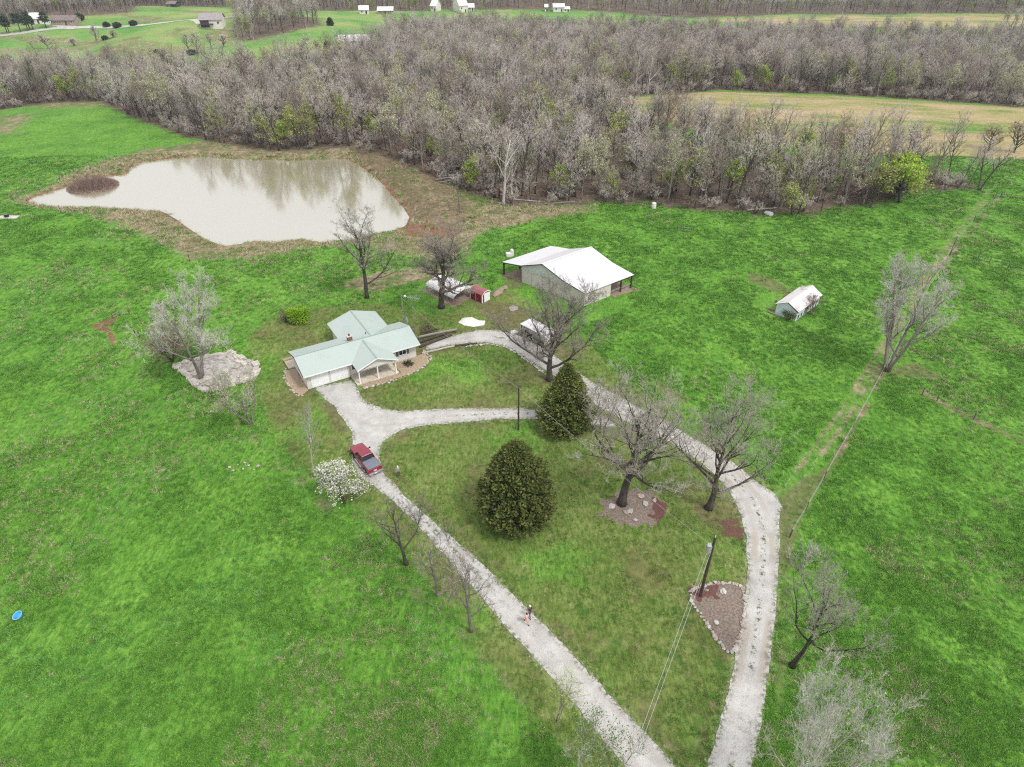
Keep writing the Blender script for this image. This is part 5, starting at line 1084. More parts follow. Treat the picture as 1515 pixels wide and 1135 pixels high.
def person(loc, rz, label, H, stride, armsw, top, bottom, short, headwear, capmat, hair_long, sleeve_long):
    r = thing('person', label, 'person', loc, rz); k = H/1.75
    # x forward, y left; joints
    nd = []; ed = []
    def N(x, y, z, rx, ry=None, par=None):
        nd.append((x*k, y*k, z*k, rx*k, (ry or rx)*k)); i = len(nd)-1
        if par is not None: ed.append((par, i))
        return i
    pel = N(0, 0, .95, .11, .15); wai = N(0, 0, 1.10, .095, .13, pel); ch = N(.01, 0, 1.30, .105, .165, wai); nk = N(0, 0, 1.47, .055, .06, ch); hd0 = N(.01, 0, 1.555, .055, .055, nk); hd1 = N(.015, 0, 1.64, .085, .078, hd0); hd2 = N(.01, 0, 1.72, .062, .06, hd1)
    nose = N(.105, 0, 1.625, .014, .012, hd1)
    J = {}
    for s_ in (-1, 1):
        sh = N(0, s_*.17, 1.42, .05, .05, ch); sw = armsw*s_
        el = N(-.03+sw*.16, s_*.22, 1.14, .038, .038, sh); wr = N(.06+sw*.36, s_*.23, .91, .026, .026, el); pa = N(.085+sw*.41, s_*.23, .83, .038, .018, wr)
        for f, (dx, dz) in enumerate(((-.028, -.075), (-.010, -.095), (.010, -.09), (.028, -.07))):
            f1 = N(.088+sw*.42+dx, s_*.228, .81+dz*.5, .0085, .0085, pa); N(.098+sw*.43+dx, s_*.220, .80+dz, .0075, .0075, f1)
        t1 = N(.125+sw*.41, s_*.215, .815, .010, .010, wr); N(.14+sw*.42, s_*.21, .775, .008, .008, t1)
        J[s_] = (sh, el, wr)
        hp = N(0, s_*.09, .90, .085, .085, pel); st = stride*s_*-1
        kn = N(.05+st*.22, s_*.095, .50, .055, .055, hp); an = N(st*.42-(.12 if st < 0 else 0), s_*.10, .09+(.06 if st < 0 else 0), .036, .036, kn); to = N(st*.42+.13-(.12 if st < 0 else 0), s_*.11, .035, .034, .03, an)
        J[s_] += (hp, kn, an, to)
    skin_body('body', nd, ed, 'skin', r)
    P = lambda i: Vector(nd[i][:3])
    # shirt and trousers as grown shells a little larger than the body
    sn = [(*nd[wai][:3], .118*k, .150*k), (0, 0, .90*k, .134*k, .166*k), (*nd[ch][:3], .132*k, .190*k), (0, 0, 1.455*k, .085*k, .12*k)]; se = [(0, 1), (0, 2), (2, 3)]
    for s_ in (-1, 1):
        sh, el, wr = J[s_][:3]; i = len(sn); sn.append((*P(sh), .072*k, .072*k)); se.append((2, i)); e2 = P(sh).lerp(P(el), .75 if not sleeve_long else 1); sn.append((*e2, .053*k, .053*k)); se.append((i, i+1))
        if sleeve_long: sn.append((*P(el).lerp(P(wr), .9), .040*k, .040*k)); se.append((i+1, i+2))
    skin_body('shirt', sn, se, top, r)
    tn = [(0, 0, .92*k, .118*k, .138*k), (0, 0, 1.04*k, .116*k, .142*k)]; te = [(0, 1)]
    for s_ in (-1, 1):
        hp, kn, an, to = J[s_][3:]; i = len(tn); tn.append((P(hp).x*.5+P(kn).x*.18, s_*.10*k, .78*k, .086*k, .086*k)); te.append((0, i)); q = P(hp).lerp(P(kn), .9) if short else P(kn); tn.append((*q, .078*k, .078*k)); te.append((i, i+1))
        if not short: tn.append((*P(kn).lerp(P(an), .92), .056*k, .056*k)); te.append((i+1, i+2))
    skin_body('shorts' if short else 'trousers', tn, te, bottom, r)
    for s_ in (-1, 1):
        an, to = J[s_][5:]; a, t = P(an), P(to); m = MB(); dv = (t-a); dv.z = 0; dv.normalize()
        lo = min(a.z-.06*k, t.z-.02*k); m.blob(tuple((a+dv*.06*k).xy)+(lo+.045*k,), (.135*k, .055*k, .055*k), 1, .03, 2); so = m.build('shoe', M['shoe'], r, True)
    for s_ in (-1, 1):
        m = MB(); m.blob((.088*k, s_*.032*k, 1.645*k), (.010*k, .014*k, .009*k), 1, 0, 1); m.build('eye', M['hair'], r); m = MB(); m.blob((.005*k, s_*.083*k, 1.625*k), (.02*k, .012*k, .03*k), 1, 0, 1); m.build('ear', M['skin'], r)
    m = MB(); m.blob((.086*k, 0, 1.585*k), (.009*k, .026*k, .007*k), 1, 0, 1); m.build('mouth', M['tail_red'], r)
    hm = MB(); hm.blob((-.012*k, 0, 1.675*k), (.100*k, .092*k, .095*k), 2, .04, 2, flat=1.64*k)
    if hair_long: hm.blob((-.075*k, 0, 1.56*k), (.045*k, .085*k, .16*k), 3, .08, 2)
    hm.build('hair', M['hair'], r, True)
    if headwear:
        c = MB(); c.blob((.0, 0, 1.70*k), (.108*k, .100*k, .085*k), 2, .0, 2, flat=1.69*k); c.prism([(.06*k, -.08*k, 1.69*k), (.19*k, -.06*k, 1.675*k), (.21*k, 0, 1.675*k), (.19*k, .06*k, 1.675*k), (.06*k, .08*k, 1.69*k)], (0, 0, .012*k)); c.build('cap', M[capmat], r, True)
    return r
def people():
    # walking up the drive, seen from behind; headings follow the drive
    h = math.atan2(Wt(700, 820)[1]-Wt(790, 930)[1], Wt(700, 820)[0]-Wt(790, 930)[0])
    person(gpos(779, 922, .03), h+.25, 'person with long dark hair in pale top and orange shorts walking on the drive', 1.66, .75, .5, 'shirt_pale', 'shorts_orange', True, False, None, True, True)
    person(gpos(784, 913, .03), h-.1, 'person in white cap and dark shirt walking just ahead of the orange shorts', 1.80, .4, .35, 'shirt_dark', 'jeans', False, True, 'cap_white', False, False)
    person(gpos(590, 705, .0), -1.3, 'person in grey cap and shirt with blue trousers standing on the grass near the pickup', 1.76, .12, .08, 'shirt_grey', 'jeans', False, True, 'cap_white', False, False)
people()

# ------------------------------------------------------------------ poles, wires, fences
def catenary(p, q, sag, n=16):
    p, q = Vector(p), Vector(q); return [tuple(p.lerp(q, i/n)-Vector((0, 0, 4*sag*(i/n)*(1-i/n)))) for i in range(n+1)]
def poles():
    x, y, z = gpos(1036, 882); H = hfor(1036, 882, 795); r = thing('utility_pole', 'tall dark utility pole with grey transformer at the stone ringed mulch bed', 'utility pole', (x, y, z))
    b = MB(); b.tube([(0, 0, -.4), (0, 0, H*.5), (0, 0, H)], [.17, .15, .12], 10); b.build('pole', M['wood_dark'], r)
    t = MB(); t.tube([(-.42, -.1, H-1.95), (-.42, -.1, H-1.9), (-.42, -.1, H-1.0), (-.42, -.1, H-.92)], [.2, .25, .25, .18], 14); t.box(-.2, -.1, -.16, -.04, H-1.7, H-1.2); to = t.build('transformer', M['galv'], r); k = MB()
    for dx in (-.1, .1): k.tube([(-.42+dx, -.1, H-.93), (-.42+dx, -.1, H-.68)], [.05, .03], 6)
    k.build('bushing', M['white_paint'], to); k = MB(); k.tube([(0, 0, H), (0, 0, H+.22)], [.05, .03], 6); k.build('insulator', M['white_paint'], r)
    bx = MB(); bx.box(.12, .34, -.12, .12, 1.1, 1.6); bx.build('meter_box', M['galv'], r)
    mx, my, mz = gpos(767, 636); mh = hfor(767, 636, 573); r2 = thing('service_pole', 'slim dark service pole on the grass below the connecting drive', 'utility pole', (mx, my, mz)); b = MB(); b.tube([(0, 0, -.4), (0, 0, mh)], [.13, .10], 8); b.build('pole', M['wood_dark'], r2); k = MB(); k.tube([(-.1, 0, mh-.15), (.1, 0, mh-.15)], .04, 6); k.build('insulator', M['galv'], r2)
    hx, hy, hz = gpos(598, 478); hh = hfor(598, 478, 437); r3 = thing('yard_light_pole', 'weathered grey pole with a yard lamp behind the house', 'lamp pole', (hx, hy, hz)); b = MB(); b.tube([(0, 0, -.4), (0, 0, hh)], [.12, .09], 8); b.build('pole', M['wood_grey'], r3)
    lm = MB(); lm.tube([(0, 0, hh-.15), (.45, -.1, hh-.05)], .03, 6); lo = lm.build('lamp_arm', M['galv'], r3); q = MB(); q.blob((.58, -.12, hh-.08), (.2, .2, .16), 3, 0, 2); q.build('lamp', M['cap_white'], lo, True)
    mt = MB(); mt.box(-.14, .14, -.18, -.1, 1.0, 1.5); mt.build('meter_box', M['galv'], r3)
    ax, ay, az = gpos(614, 492); ah = hfor(614, 492, 440); r4 = thing('antenna_mast', 'thin mast with a branching television antenna behind the house', 'antenna', (ax, ay, az)); b = MB()
    for i in range(3): b.tube([(.14*math.cos(i*2.1), .14*math.sin(i*2.1), -.2), (.05*math.cos(i*2.1), .05*math.sin(i*2.1), ah)], .02, 4)
    for i in range(12): b.tube([(.13*math.cos(i*2.1), .13*math.sin(i*2.1), i*ah/12), (.12*math.cos(i*2.1+2.1), .12*math.sin(i*2.1+2.1), (i+1)*ah/12)], .012, 4)
    b.build('mast', M['wood_grey'], r4); k = MB(); k.tube([(-1.3, .3, ah), (1.3, -.3, ah-.12)], .03, 4)
    for i in range(9):
        f = -1.2+i*.3; L = .35+.10*i; k.tube([(f-L*.22, -f*.23-L, ah-.04), (f+L*.22, -f*.23+L, ah-.04)], .02, 4)
    k.build('antenna', M['galv'], r4)
    dx, dy, dz = gpos(603, 486); dh = 1.6; r5 = thing('satellite_dish', 'grey satellite dish on a short post behind the house', 'satellite dish', (dx, dy, dz), rad(200)); b = MB(); b.tube([(0, 0, -.2), (0, 0, dh)], .04, 6); b.build('post', M['galv'], r5); k = MB(); vs = []; fs = []
    for i in range(6):
        for j in range(16): rr_ = .62*i/5; vs.append((-.05-.22*(i/5)**2*-1-.1, rr_*math.cos(j*math.pi/8), dh+.1+rr_*math.sin(j*math.pi/8)))
    for i in range(5):
        for j in range(16): fs.append((i*16+j, i*16+(j+1) % 16, (i+1)*16+(j+1) % 16, (i+1)*16+j))
    k.add(vs, fs); k.build('dish', M['dish'], r5, True); k = MB(); k.tube([(-.1, 0, dh-.4), (.55, 0, dh+.05)], .018, 5); k.build('feed_arm', M['galv'], r5)
    def wire(name, lab, paths, mat, rr_=.016):
        b = MB()
        for p, q, s_ in paths: b.tube(catenary(p, q, s_), rr_, 4)
        return tag(b.build(name, M[mat]), lab, 'wire')
    top = (x, y, z+H-1.3); wx, wy = W(952, 1090, 6.4); far = Vector((wx, wy, 0))-Vector((x, y, 0)); f2 = Vector((x, y, 0))+far*2.4
    wire('power_line', 'pair of pale power wires running from the transformer pole past the lower drive', [((x-.4, y, z+H-1.9), (f2.x-.3, f2.y, z+H-2.6), .7), ((x-.05, y, z+H-1.9), (f2.x+.1, f2.y, z+H-2.6), .7)], 'wire', .020)
    wire('service_line', 'thin wire strung from the transformer pole to the slim service pole', [(top, (mx, my, mz+mh-.1), .55)], 'wire', .016); wire('service_line', 'thin wire strung from the slim service pole toward the yard lamp pole', [((mx, my, mz+mh-.1), (hx, hy, hz+hh-.5), .6)], 'wire', .014)
poles()
def fence(name, label, pix, ph, wires, mat='wood_post', rails=False, gap=None, pr=.075):
    P = [gpos(u, v) for u, v in pix]
    if gap:
        Q = []
        for a, b in zip(P[:-1], P[1:]):
            n = max(1, int(math.dist(a[:2], b[:2])/gap))
            for i in range(n): t = i/n; x, y = a[0]+(b[0]-a[0])*t, a[1]+(b[1]-a[1])*t; Q.append((x, y, h1(x, y)))
        P = Q+[P[-1]]
    r = thing(name, label, 'fence', P[0]); rr = random.Random(len(label)); O = Vector(P[0])
    for i, p in enumerate(P):
        b = MB(); q = Vector(p)-O; le = (rr.gauss(0, .05), rr.gauss(0, .05)); b.tube([tuple(q+Vector((0, 0, -.3))), tuple(q+Vector((le[0], le[1], ph*rr.uniform(.9, 1.1))))], pr*rr.uniform(.8, 1.2), 6); b.build('post', M[mat], r)
    if wires:
        w = MB()
        for hgt_ in wires:
            pts = [tuple(Vector(p)-O+Vector((0, 0, hgt_))) for p in P]; w.tube(pts, .008 if not rails else .05, 4, cap=False)
        w.build('rail' if rails else 'wire', M['wood_grey'] if rails else M['wire'], r)
    return r
fence('wire_fence', 'wire fence with wooden posts along the farm track right of the drive', [(1168,795),(1192,755),(1218,710),(1262,632),(1305,553),(1352,465),(1392,398),(1408,368)], 1.35, (.35, .7, 1.05, 1.25), gap=9)
fence('wire_fence', 'wire fence along the farm track from the braced corner to the woods', [(1412,361),(1440,328),(1480,291)], 1.35, (.4, .8, 1.2), gap=16)
fence('wire_fence', 'wire fence crossing the right pasture from the track corner to the frame edge', [(1410,368),(1446,385),(1463,390),(1490,398),(1560,416)], 1.3, (.5, 1.1), gap=9)
fence('wire_fence', 'wire fence in the near right pasture ending in two dark posts', [(1364,585),(1386,594),(1440,621),(1520,656)], 1.25, (.5, 1.1), gap=8)
fence('wire_fence', 'wire fence beyond the track at the far right beside the woods corner', [(1480,292),(1495,293),(1530,296),(1570,299)], 1.3, (.5, 1.1))
fence('fence_brace', 'dark braced double post where the track fence meets the side fence', [(1405,378),(1413,366)], 1.5, (.3, 1.3), rails=True, pr=.12)
fence('fence_brace', 'dark braced posts in the track fence below the pale multi-stemmed tree', [(1303,556),(1310,541)], 1.6, (.3, 1.4), rails=True, pr=.12)
fence('wire_fence', 'pond fence with thin dark posts along the meadow side of the pond', [(20,297),(93,263),(157,237),(215,221)], 1.4, (.5, 1.1))
fence('wire_fence', 'pond fence with dark posts along the pasture side of the pond', [(20,297),(90,313),(190,346),(281,387)], 1.4, (.5, 1.1), gap=14)
fence('rail_fence', 'short bleached rail fence section alone in the pasture before the woods', [(1002,342),(1010,343),(1022,344)], 1.15, (.5, 1.0), rails=True)
fence('rail_fence', 'broken rail fence beside the eroded red patch in the left pasture', [(168,472),(178,467),(192,466)], 1.0, (.45, .85), rails=True)
fence('fence_brace', 'leaning dark post pair in the left pasture left of the bare brown shrub', [(201,497),(207,500)], 1.3, (.5, 1.2), rails=True)
fence('wire_fence', 'fence of dark posts along the woods edge at the right', [(1352,297),(1390,287),(1426,282),(1446,285)], 1.3, (.5, 1.1), gap=9)

# ------------------------------------------------------------------ stones, logs, heaps and small things
def copies(name, label, cat, group, places, meshes, seed, size, flat=.55, sink=.12, wide=(.6, 1.0)):
    rr = random.Random(seed)
    for (x, y) in places:
        q = size*rr.uniform(.6, 1.3); o = link(bpy.data.objects.new(name, meshes[rr.randrange(len(meshes))])); o.location = (x, y, h1(x, y)+q*sink+.02); o.scale = (q, q*rr.uniform(*wide), q*flat); o.rotation_euler = (rr.gauss(0, .08), rr.gauss(0, .08), rr.random()*6.28); tag(o, label, cat, group)
def alongpx(pix, n, jit, seed):
    rr = random.Random(seed); return [(a+rr.gauss(0, jit), b+rr.gauss(0, jit)) for a, b in resamp(PX(pix), n)]
TRI = [(1021,876),(1034,868),(1060,863),(1085,864),(1098,869),(1102,890),(1098,930),(1088,962),(1078,966),(1062,948),(1040,915),(1024,892)]
CIRC = [(890,756),(896,740),(915,728),(940,722),(965,728),(983,742),(987,758),(976,772),(950,779),(920,776),(900,768)]
def bedsheet(name, pix, mat, n=.5, lift=.02):
    P = PX(pix); q = np.array(P); return tag(sheet(name, lambda x, y: sdf(x, y, P)+n*(fnoise(x*1.5, y*1.5, 4)-.5), (q[:, 0].min()-1, q[:, 0].max()+1, q[:, 1].min()-1, q[:, 1].max()+1), .16, lift, M[mat]), kind='structure')
bedsheet('mulch_bed', TRI, 'grey_mulch', .2); bedsheet('mulch_bed', CIRC, 'grey_mulch', 2.6)
bedsheet('leaf_patch', [(966,738),(986,748),(985,766),(974,774),(966,764)], 'red_mulch', 2.2, .03); bedsheet('leaf_patch', [(1062,772),(1085,770),(1100,785),(1100,800),(1078,797)], 'red_mulch', 1.8); bedsheet('leaf_patch', [(1022,870),(1060,866),(1068,880),(1050,890),(1036,884)], 'red_mulch', 2, .035)
copies('bed_stone', 'rounded pale stone in the ring around the triangular mulch bed', 'stone', 'stones ringing the triangular mulch bed', alongpx(TRI+TRI[:1], 58, .05, 1), STONES, 1, .46)
copies('bed_rock', 'flat pale rock lying in the round mulch bed under the thick trunked tree', 'rock', 'rocks in the round mulch bed', [Wt(*p) for p in [(955,746),(932,757),(926,759),(948,735),(968,741),(940,770),(905,750)]], STONES, 2, .75, .35)
copies('bed_rock', 'white block lying beside the utility pole base', 'rock', None, [Wt(1046, 874)], STONES, 3, .5); copies('bed_rock', 'grey rock pile in the middle of the triangular mulch bed', 'rock', None, [Wt(1059, 921)], STONES, 4, .8); copies('bed_rock', 'brownish stump-like rock in the upper triangular mulch bed', 'rock', None, [Wt(1070, 876)], STONES, 6, .7)
copies('field_stone', 'small white stone scattered in the left pasture', 'stone', 'white stones in the left pasture', [Wt(*p) for p in [(340,692),(352,688),(360,694),(368,689),(376,695),(382,690),(345,697),(362,685)]], STONES, 5, .38)
copies('edging_stone', 'pale flat stone edging the lawn side of the upper gravel drive', 'stone', 'stones edging the upper drive', alongpx([(690,513),(722,509),(746,513),(766,524),(790,541),(806,553)], 62, .07, 6), STONES, 7, .40, .4)
def log(name, label, cat, p, q, r0, mat, lift=0.0, r1=None):
    a = Vector((*Wt(*p), 0)); b = Vector((*Wt(*q), 0)); a.z = h1(a.x, a.y)+r0+lift; b.z = h1(b.x, b.y)+(r1 or r0)+lift; m = (a+b)/2; k = MB(); rr = random.Random(int(p[0]*7+q[1]))
    pts = [tuple(a.lerp(b, t)-m+Vector((rr.gauss(0, r0*.2), rr.gauss(0, r0*.2), 0))) for t in (0, .25, .5, .75, 1)]; k.tube(pts, [r0+(((r1 or r0)-r0)*t) for t in (0, .25, .5, .75, 1)], 7); o = k.build(name, M[mat]); o.location = m; return tag(o, label, cat)
log('log_edging', 'long pale log edging the lawn beside the house end of the upper drive', 'log', (624,524), (672,513), .16, 'wood_pale'); log('log_edging', 'dark log edging continuing along the upper drive past the pale log', 'log', (673,512.5), (706,509), .13, 'wood_dark')
for i, (a, b) in enumerate([((621,515),(668,497)), ((620,509),(662,495)), ((620,503),(676,491.5)), ((622,498),(650,492))]):
    log('timber', ['lowest dark railroad timber of the terrace at the house end', 'second dark railroad timber up the terrace at the house end', 'long topmost grey timber of the terrace at the house end', 'short dark timber behind the terrace at the house end'][i], 'timber', a, b, .2, 'wood_dark' if i != 2 else 'wood_grey', i*.18)
def heap(name, label, cat, pix, h, mat, seed):
    P = PX(pix); q = np.array(P); c = q.mean(0); o = sheet(name, lambda x, y: sdf(x, y, P)+.5*(fnoise(x*1.3, y*1.3, seed)-.5), (q[:, 0].min()-1, q[:, 0].max()+1, q[:, 1].min()-1, q[:, 1].max()+1), .18, .02, M[mat], zfn=lambda x, y: hgt(x, y)+h*np.clip(-sdf(x, y, P)/1.0, 0, 1)**.7*(.55+.7*fnoise(x*1.6, y*1.6, seed+3))); return tag(o, label, cat)
heap('gravel_heap', 'low heap of white gravel on the grass behind the upper drive', 'gravel heap', [(678,477),(684,471.5),(698,469.5),(708,474),(717,475),(716,481),(702,483.5),(686,482)], .5, 'gravel_white', 3)
heap('ash_heap', 'grey burn pile on the brown patch in front of the barn', 'burn pile', [(752,455),(760,452),(768,455),(766,460),(755,460)], .35, 'ash', 5)
heap('brush_heap', 'reddish brown dead brush heap between red shed and barn', 'brush', [(727,436),(736,428),(748,422),(752,425),(742,434),(731,440)], .7, 'dirt_floor', 7)
heap('gravel_heap', 'small pale sand heap beside the white roofed trailer', 'sand heap', [(754,490),(762,488),(768,491),(764,494),(756,494)], .3, 'gravel_white', 9)
def blue_tub():
    x, y, z = gpos(29, 913); r = thing('blue_tub', 'bright blue plastic tub lying tilted in the left pasture', 'tub', (x, y, z+.02)); k = MB(); n = 24; vs = []; fs = []
    prof = [(.30, 0), (.36, .02), (.44, .30), (.47, .31), (.44, .30), (.40, .28), (.33, .05), (0, .04)]
    for R_, z_ in prof:
        for j in range(n): vs.append((R_*math.cos(j*2*math.pi/n), R_*math.sin(j*2*math.pi/n), z_))
    for i in range(len(prof)-1):
        for j in range(n): fs.append((i*n+j, i*n+(j+1) % n, (i+1)*n+(j+1) % n, (i+1)*n+j))
    fs.append(tuple(range(n))[::-1]); k.add(vs, fs); k.build('basin', M['blue_plastic'], r, False); r.rotation_euler = (rad(14), rad(-10), 0); r.location.z += .08
    b = MB(); b.tube([(.465*math.cos(j*2*math.pi/n), .465*math.sin(j*2*math.pi/n), .305) for j in range(n+1)], .022, 6); b.build('rim', M['pale_blue'], r)
blue_tub()
def waterer():
    x, y, z = gpos(754, 379); r = thing('livestock_waterer', 'white livestock waterer box with a raised back end near the barn', 'waterer', (x, y, z), .35); k = MB(); k.box(-.7, .75, -.45, .45, -.1, .75); bevel(k.build('tank', M['cap_white'], r), .06); k = MB(); k.box(.3, .75, -.43, .43, .753, 1.3); bevel(k.build('housing', M['cap_white'], r), .06); k = MB(); k.box(-.6, .2, -.32, .32, .754, .775); k.build('lid', M['grey_metal'], r)
waterer()
def barrel(u, v, label, R=.32, h=.9, tilt=0):
    x, y, z = gpos(u, v); r = thing('barrel', label, 'barrel', (x, y, z-.05)); k = MB(); k.tube([(0, 0, 0), (0, 0, .05), (0, 0, h*.33), (0, 0, h*.35), (0, 0, h*.66), (0, 0, h*.68), (0, 0, h-.04), (0, 0, h)], [R*.9, R, R, R*1.05, R*1.05, R, R, R*.9], 14); k.build('body', M['cap_white'], r); k = MB(); k.tube([(0, 0, h), (0, 0, h+.04)], R*.8, 14); k.build('lid', M['grey_metal'], r); r.rotation_euler = (tilt, 0, .4)
barrel(967, 308, 'white barrel standing at the foot of the woods in the middle', .5, 1.3)
barrel(1133, 315, 'white barrel lying on its side by the fallen log at the woods edge', .55, 1.9, rad(80))
def feeder():
    x, y, z = gpos(16, 322); r = thing('feed_pad', 'pale concrete pad with trough at the left frame edge', 'concrete pad', (x, y, z)); k = MB(); k.box(-2.6, 1.6, -.8, .8, -.2, .16); k.build('slab', M['concrete'], r); k = MB(); x2 = -.3; o = thing('black_tub', 'black rubber tub sitting on the concrete pad at the left edge', 'tub', (x-.8, y, z+.165)); b = MB(); b.tube([(0, 0, 0), (0, 0, .55), (0, 0, .6)], [.42, .5, .53], 16); b.build('basin', M['rubber'], o); b = MB(); b.tube([(0, 0, .6), (0, 0, .602)], .45, 16); b.build('water', M['glass'], o)
feeder()
# stone terrace around the pale tree
TER = [(262,543),(302,531),(345,523),(353,531),(379,542),(378,560),(304,580),(294,572)]
def terrace():
    P = PX(TER); q = np.array(P); c = q.mean(0); zt = h1(*c)+.32; o = sheet('terrace_floor', lambda x, y: sdf(x, y, P)+.3+.3*(vnoise(x*2, y*2, 3)-.5), (q[:, 0].min()-1, q[:, 0].max()+1, q[:, 1].min()-1, q[:, 1].max()+1), .2, .22, M['ash_pale']); tag(o, kind='structure')
    rr = random.Random(9); per = resamp(P+[P[0]], 56); mesh = []
    for s_ in range(6):
        b = MB(); n = 4+s_ % 2; pol = [(.62*math.cos(i*6.283/n+.78)*rr.uniform(.85, 1.1), .62*math.sin(i*6.283/n+.78)*rr.uniform(.85, 1.1), 0) for i in range(n)]; b.prism(pol, (0, 0, .5)); mesh.append(b.mesh('slab', M['slabstone']))
    for i, (x, y) in enumerate(per[:-1]):
        for lv in range(2 if rr.random() < .6 else 1):
            s1 = rr.uniform(.7, 1.5); o = link(bpy.data.objects.new('stone_slab', mesh[rr.randrange(6)])); o.location = (x+rr.gauss(0, .12), y+rr.gauss(0, .12), h1(x, y)-.05+lv*.28); o.scale = (s1, s1*rr.uniform(.55, .9), rr.uniform(.5, .75)); nx_ = per[min(i+1, 55)]; o.rotation_euler = (rr.gauss(0, .06), rr.gauss(0, .06), math.atan2(nx_[1]-y, nx_[0]-x)+rr.gauss(0, .25)); tag(o, 'rough grey stone slab laid around the edge of the raised terrace', 'stone slab', 'stone slabs edging the terrace')
    for (u, v) in [(362,540),(370,548),(355,536),(366,552),(372,540),(340,528),(330,530),(312,570),(320,568),(300,566),(308,562),(290,556),(280,548),(350,545),(335,552)]:
        s1 = rr.uniform(1.0, 2.0); o = link(bpy.data.objects.new('stone_slab', mesh[rr.randrange(6)])); x, y = Wt(u, v); o.location = (x, y, h1(x, y)+.2); o.scale = (s1, s1*rr.uniform(.6, .9), rr.uniform(.4, .7)); o.rotation_euler = (rr.gauss(0, .08), rr.gauss(0, .08), rr.random()*6.28); tag(o, 'large flat stone slab lying on top of the raised terrace', 'stone slab', 'large slabs on top of the terrace')
terrace()
# fallen wood at the woods edge
log('fallen_log', 'long bleached log lying in the grass at the foot of the white dead tree', 'log', (757,296), (800,299), .22, 'bark_pale', 0, .12); log('fallen_log', 'grey fallen log inside the woods edge right of the white dead tree', 'log', (805,303), (850,300), .2, 'bark_grey'); log('fallen_log', 'whitish fallen tree trunk beside the lying white barrel', 'log', (1105,313), (1148,309), .25, 'bark_pale', .1, .12)
log('fallen_log', 'dark fallen log in the trees above the dam', 'log', (585,195), (640,199), .3, 'bark_dark')
rrb = random.Random(31)
for i in range(16):
    u, v = rrb.uniform(636, 690), rrb.uniform(240, 272); x, y, z = gpos(u, v); L = rrb.uniform(5, 10); a = rrb.uniform(-.9, .6); k = MB(); e = Vector((math.cos(a)*L, math.sin(a)*L, rrb.uniform(.8, 4))); m = [Vector((0, 0, .2)), e*.5+Vector((0, 0, .3)), e]; k.tube([tuple(p) for p in m], [.2, .15, .06], 5)
    for _ in range(7):
        f = e*rrb.uniform(.4, 1); g = f+Vector((rrb.gauss(0, 1), rrb.gauss(0, 1), rrb.uniform(0, 1.4))); k.tube([tuple(f), tuple(g)], [.05, .015], 3)
    o = k.build('fallen_branch', M['bark_pale' if i % 3 == 0 else 'bark_grey']); o.location = (x, y, z); tag(o, 'bleached fallen trunk tangled in the brush pile beside the dam', 'dead wood', 'fallen trunks of the brush pile')
# trees standing apart at the woods edge and over the valley
def stand(label, u, v, v2, ms, name='edge_tree', rz=None, base=15.0, wide=1.0):
    H = hfor(u, v, v2); s = H/base; return plant(ms, gpos(u, v, -.1), rz if rz is not None else (u*1.7) % 6.28, label, 'tree', name, None, s*wide, s)
heap('brush_heap', 'dark reddish scrap heap behind the left end of the old pale shed', 'scrap heap', [(1146,462),(1150,449),(1160,438),(1170,437),(1172,445),(1160,455),(1152,466)], 1.1, 'brick', 17)
S = single
S(40, 745, 304, 190, 32, 'white dead tree with few branches at the near edge of the woods', bark='bark_pale', twig='twig_pale', fork=.35, lead=.9, ang=(35, 70), l1=.4, r0=.3, n=(10, 5, 4, 3), name='dead_tree'); S(41, 680, 314, 262, 14, 'broken grey snag with one bent limb in the grass below the dam', bark='bark_grey', twig='twig_pale', fork=.5, lead=.8, ang=(40, 75), l1=.5, r0=.26, n=(5, 3, 2, 2), name='dead_tree')
S(42, 1330, 300, 238, 46, 'big yellow-green willow-like tree at the front of the woods', bark='bark_dark', twig='twig_brown', leaf='leaf_lime', nleaf=6500, leafsz=.5, leafmin=.12, stems=3, fork=.15, lead=.75, ang=(30, 70), l1=.5, r0=.3, n=(18, 6, 6, 4), name='willow'); S(43, 1286, 308, 248, 26, 'yellow-green budding tree left of the big willow-like tree', bark='bark_dark', twig='twig_brown', leaf='leaf_bud', nleaf=1800, leafsz=.40, leafmin=.15, stems=2, fork=.2, lead=.8, l1=.45, r0=.2, n=(14, 6, 5, 4), name='willow')
S(44, 1172, 319, 272, 24, 'small yellow-green tree in front of the woods by the lying barrel', bark='bark_dark', twig='twig_grey', leaf='leaf_bud', nleaf=1700, leafsz=.36, leafmin=.1, stems=3, fork=.15, lead=.75, l1=.5, r0=.15, n=(14, 6, 5, 4), name='willow'); S(45, 1448, 282, 205, 34, 'dark leaning bare tree at the right corner of the woods', twig='twig_mauve', bark='bark_dark', stems=2, fork=.3, lead=.8, l1=.4, lean=(.05, 0), r0=.3, n=(12, 6, 6, 5), name='edge_tree')
S(46, 1462, 222, 185, 22, 'rounded bare tree between tan field and right frame edge', twig='twig_brown', fork=.2, lead=.65, l1=.45, r0=.2, n=(12, 6, 6, 5), name='edge_tree'); S(47, 1500, 226, 178, 24, 'bare tree at the right frame edge below the tan field', twig='twig_brown', fork=.2, lead=.65, l1=.45, r0=.2, n=(12, 6, 6, 5), name='edge_tree')
S(48, 1075, 300, 236, 26, 'lime green budding tree among grey trunks left of the big willow-like tree', twig='twig_brown', leaf='leaf_lime', nleaf=1000, leafsz=.42, leafmin=.4, fork=.3, lead=.8, l1=.4, r0=.2, n=(11, 6, 5, 4), name='willow')
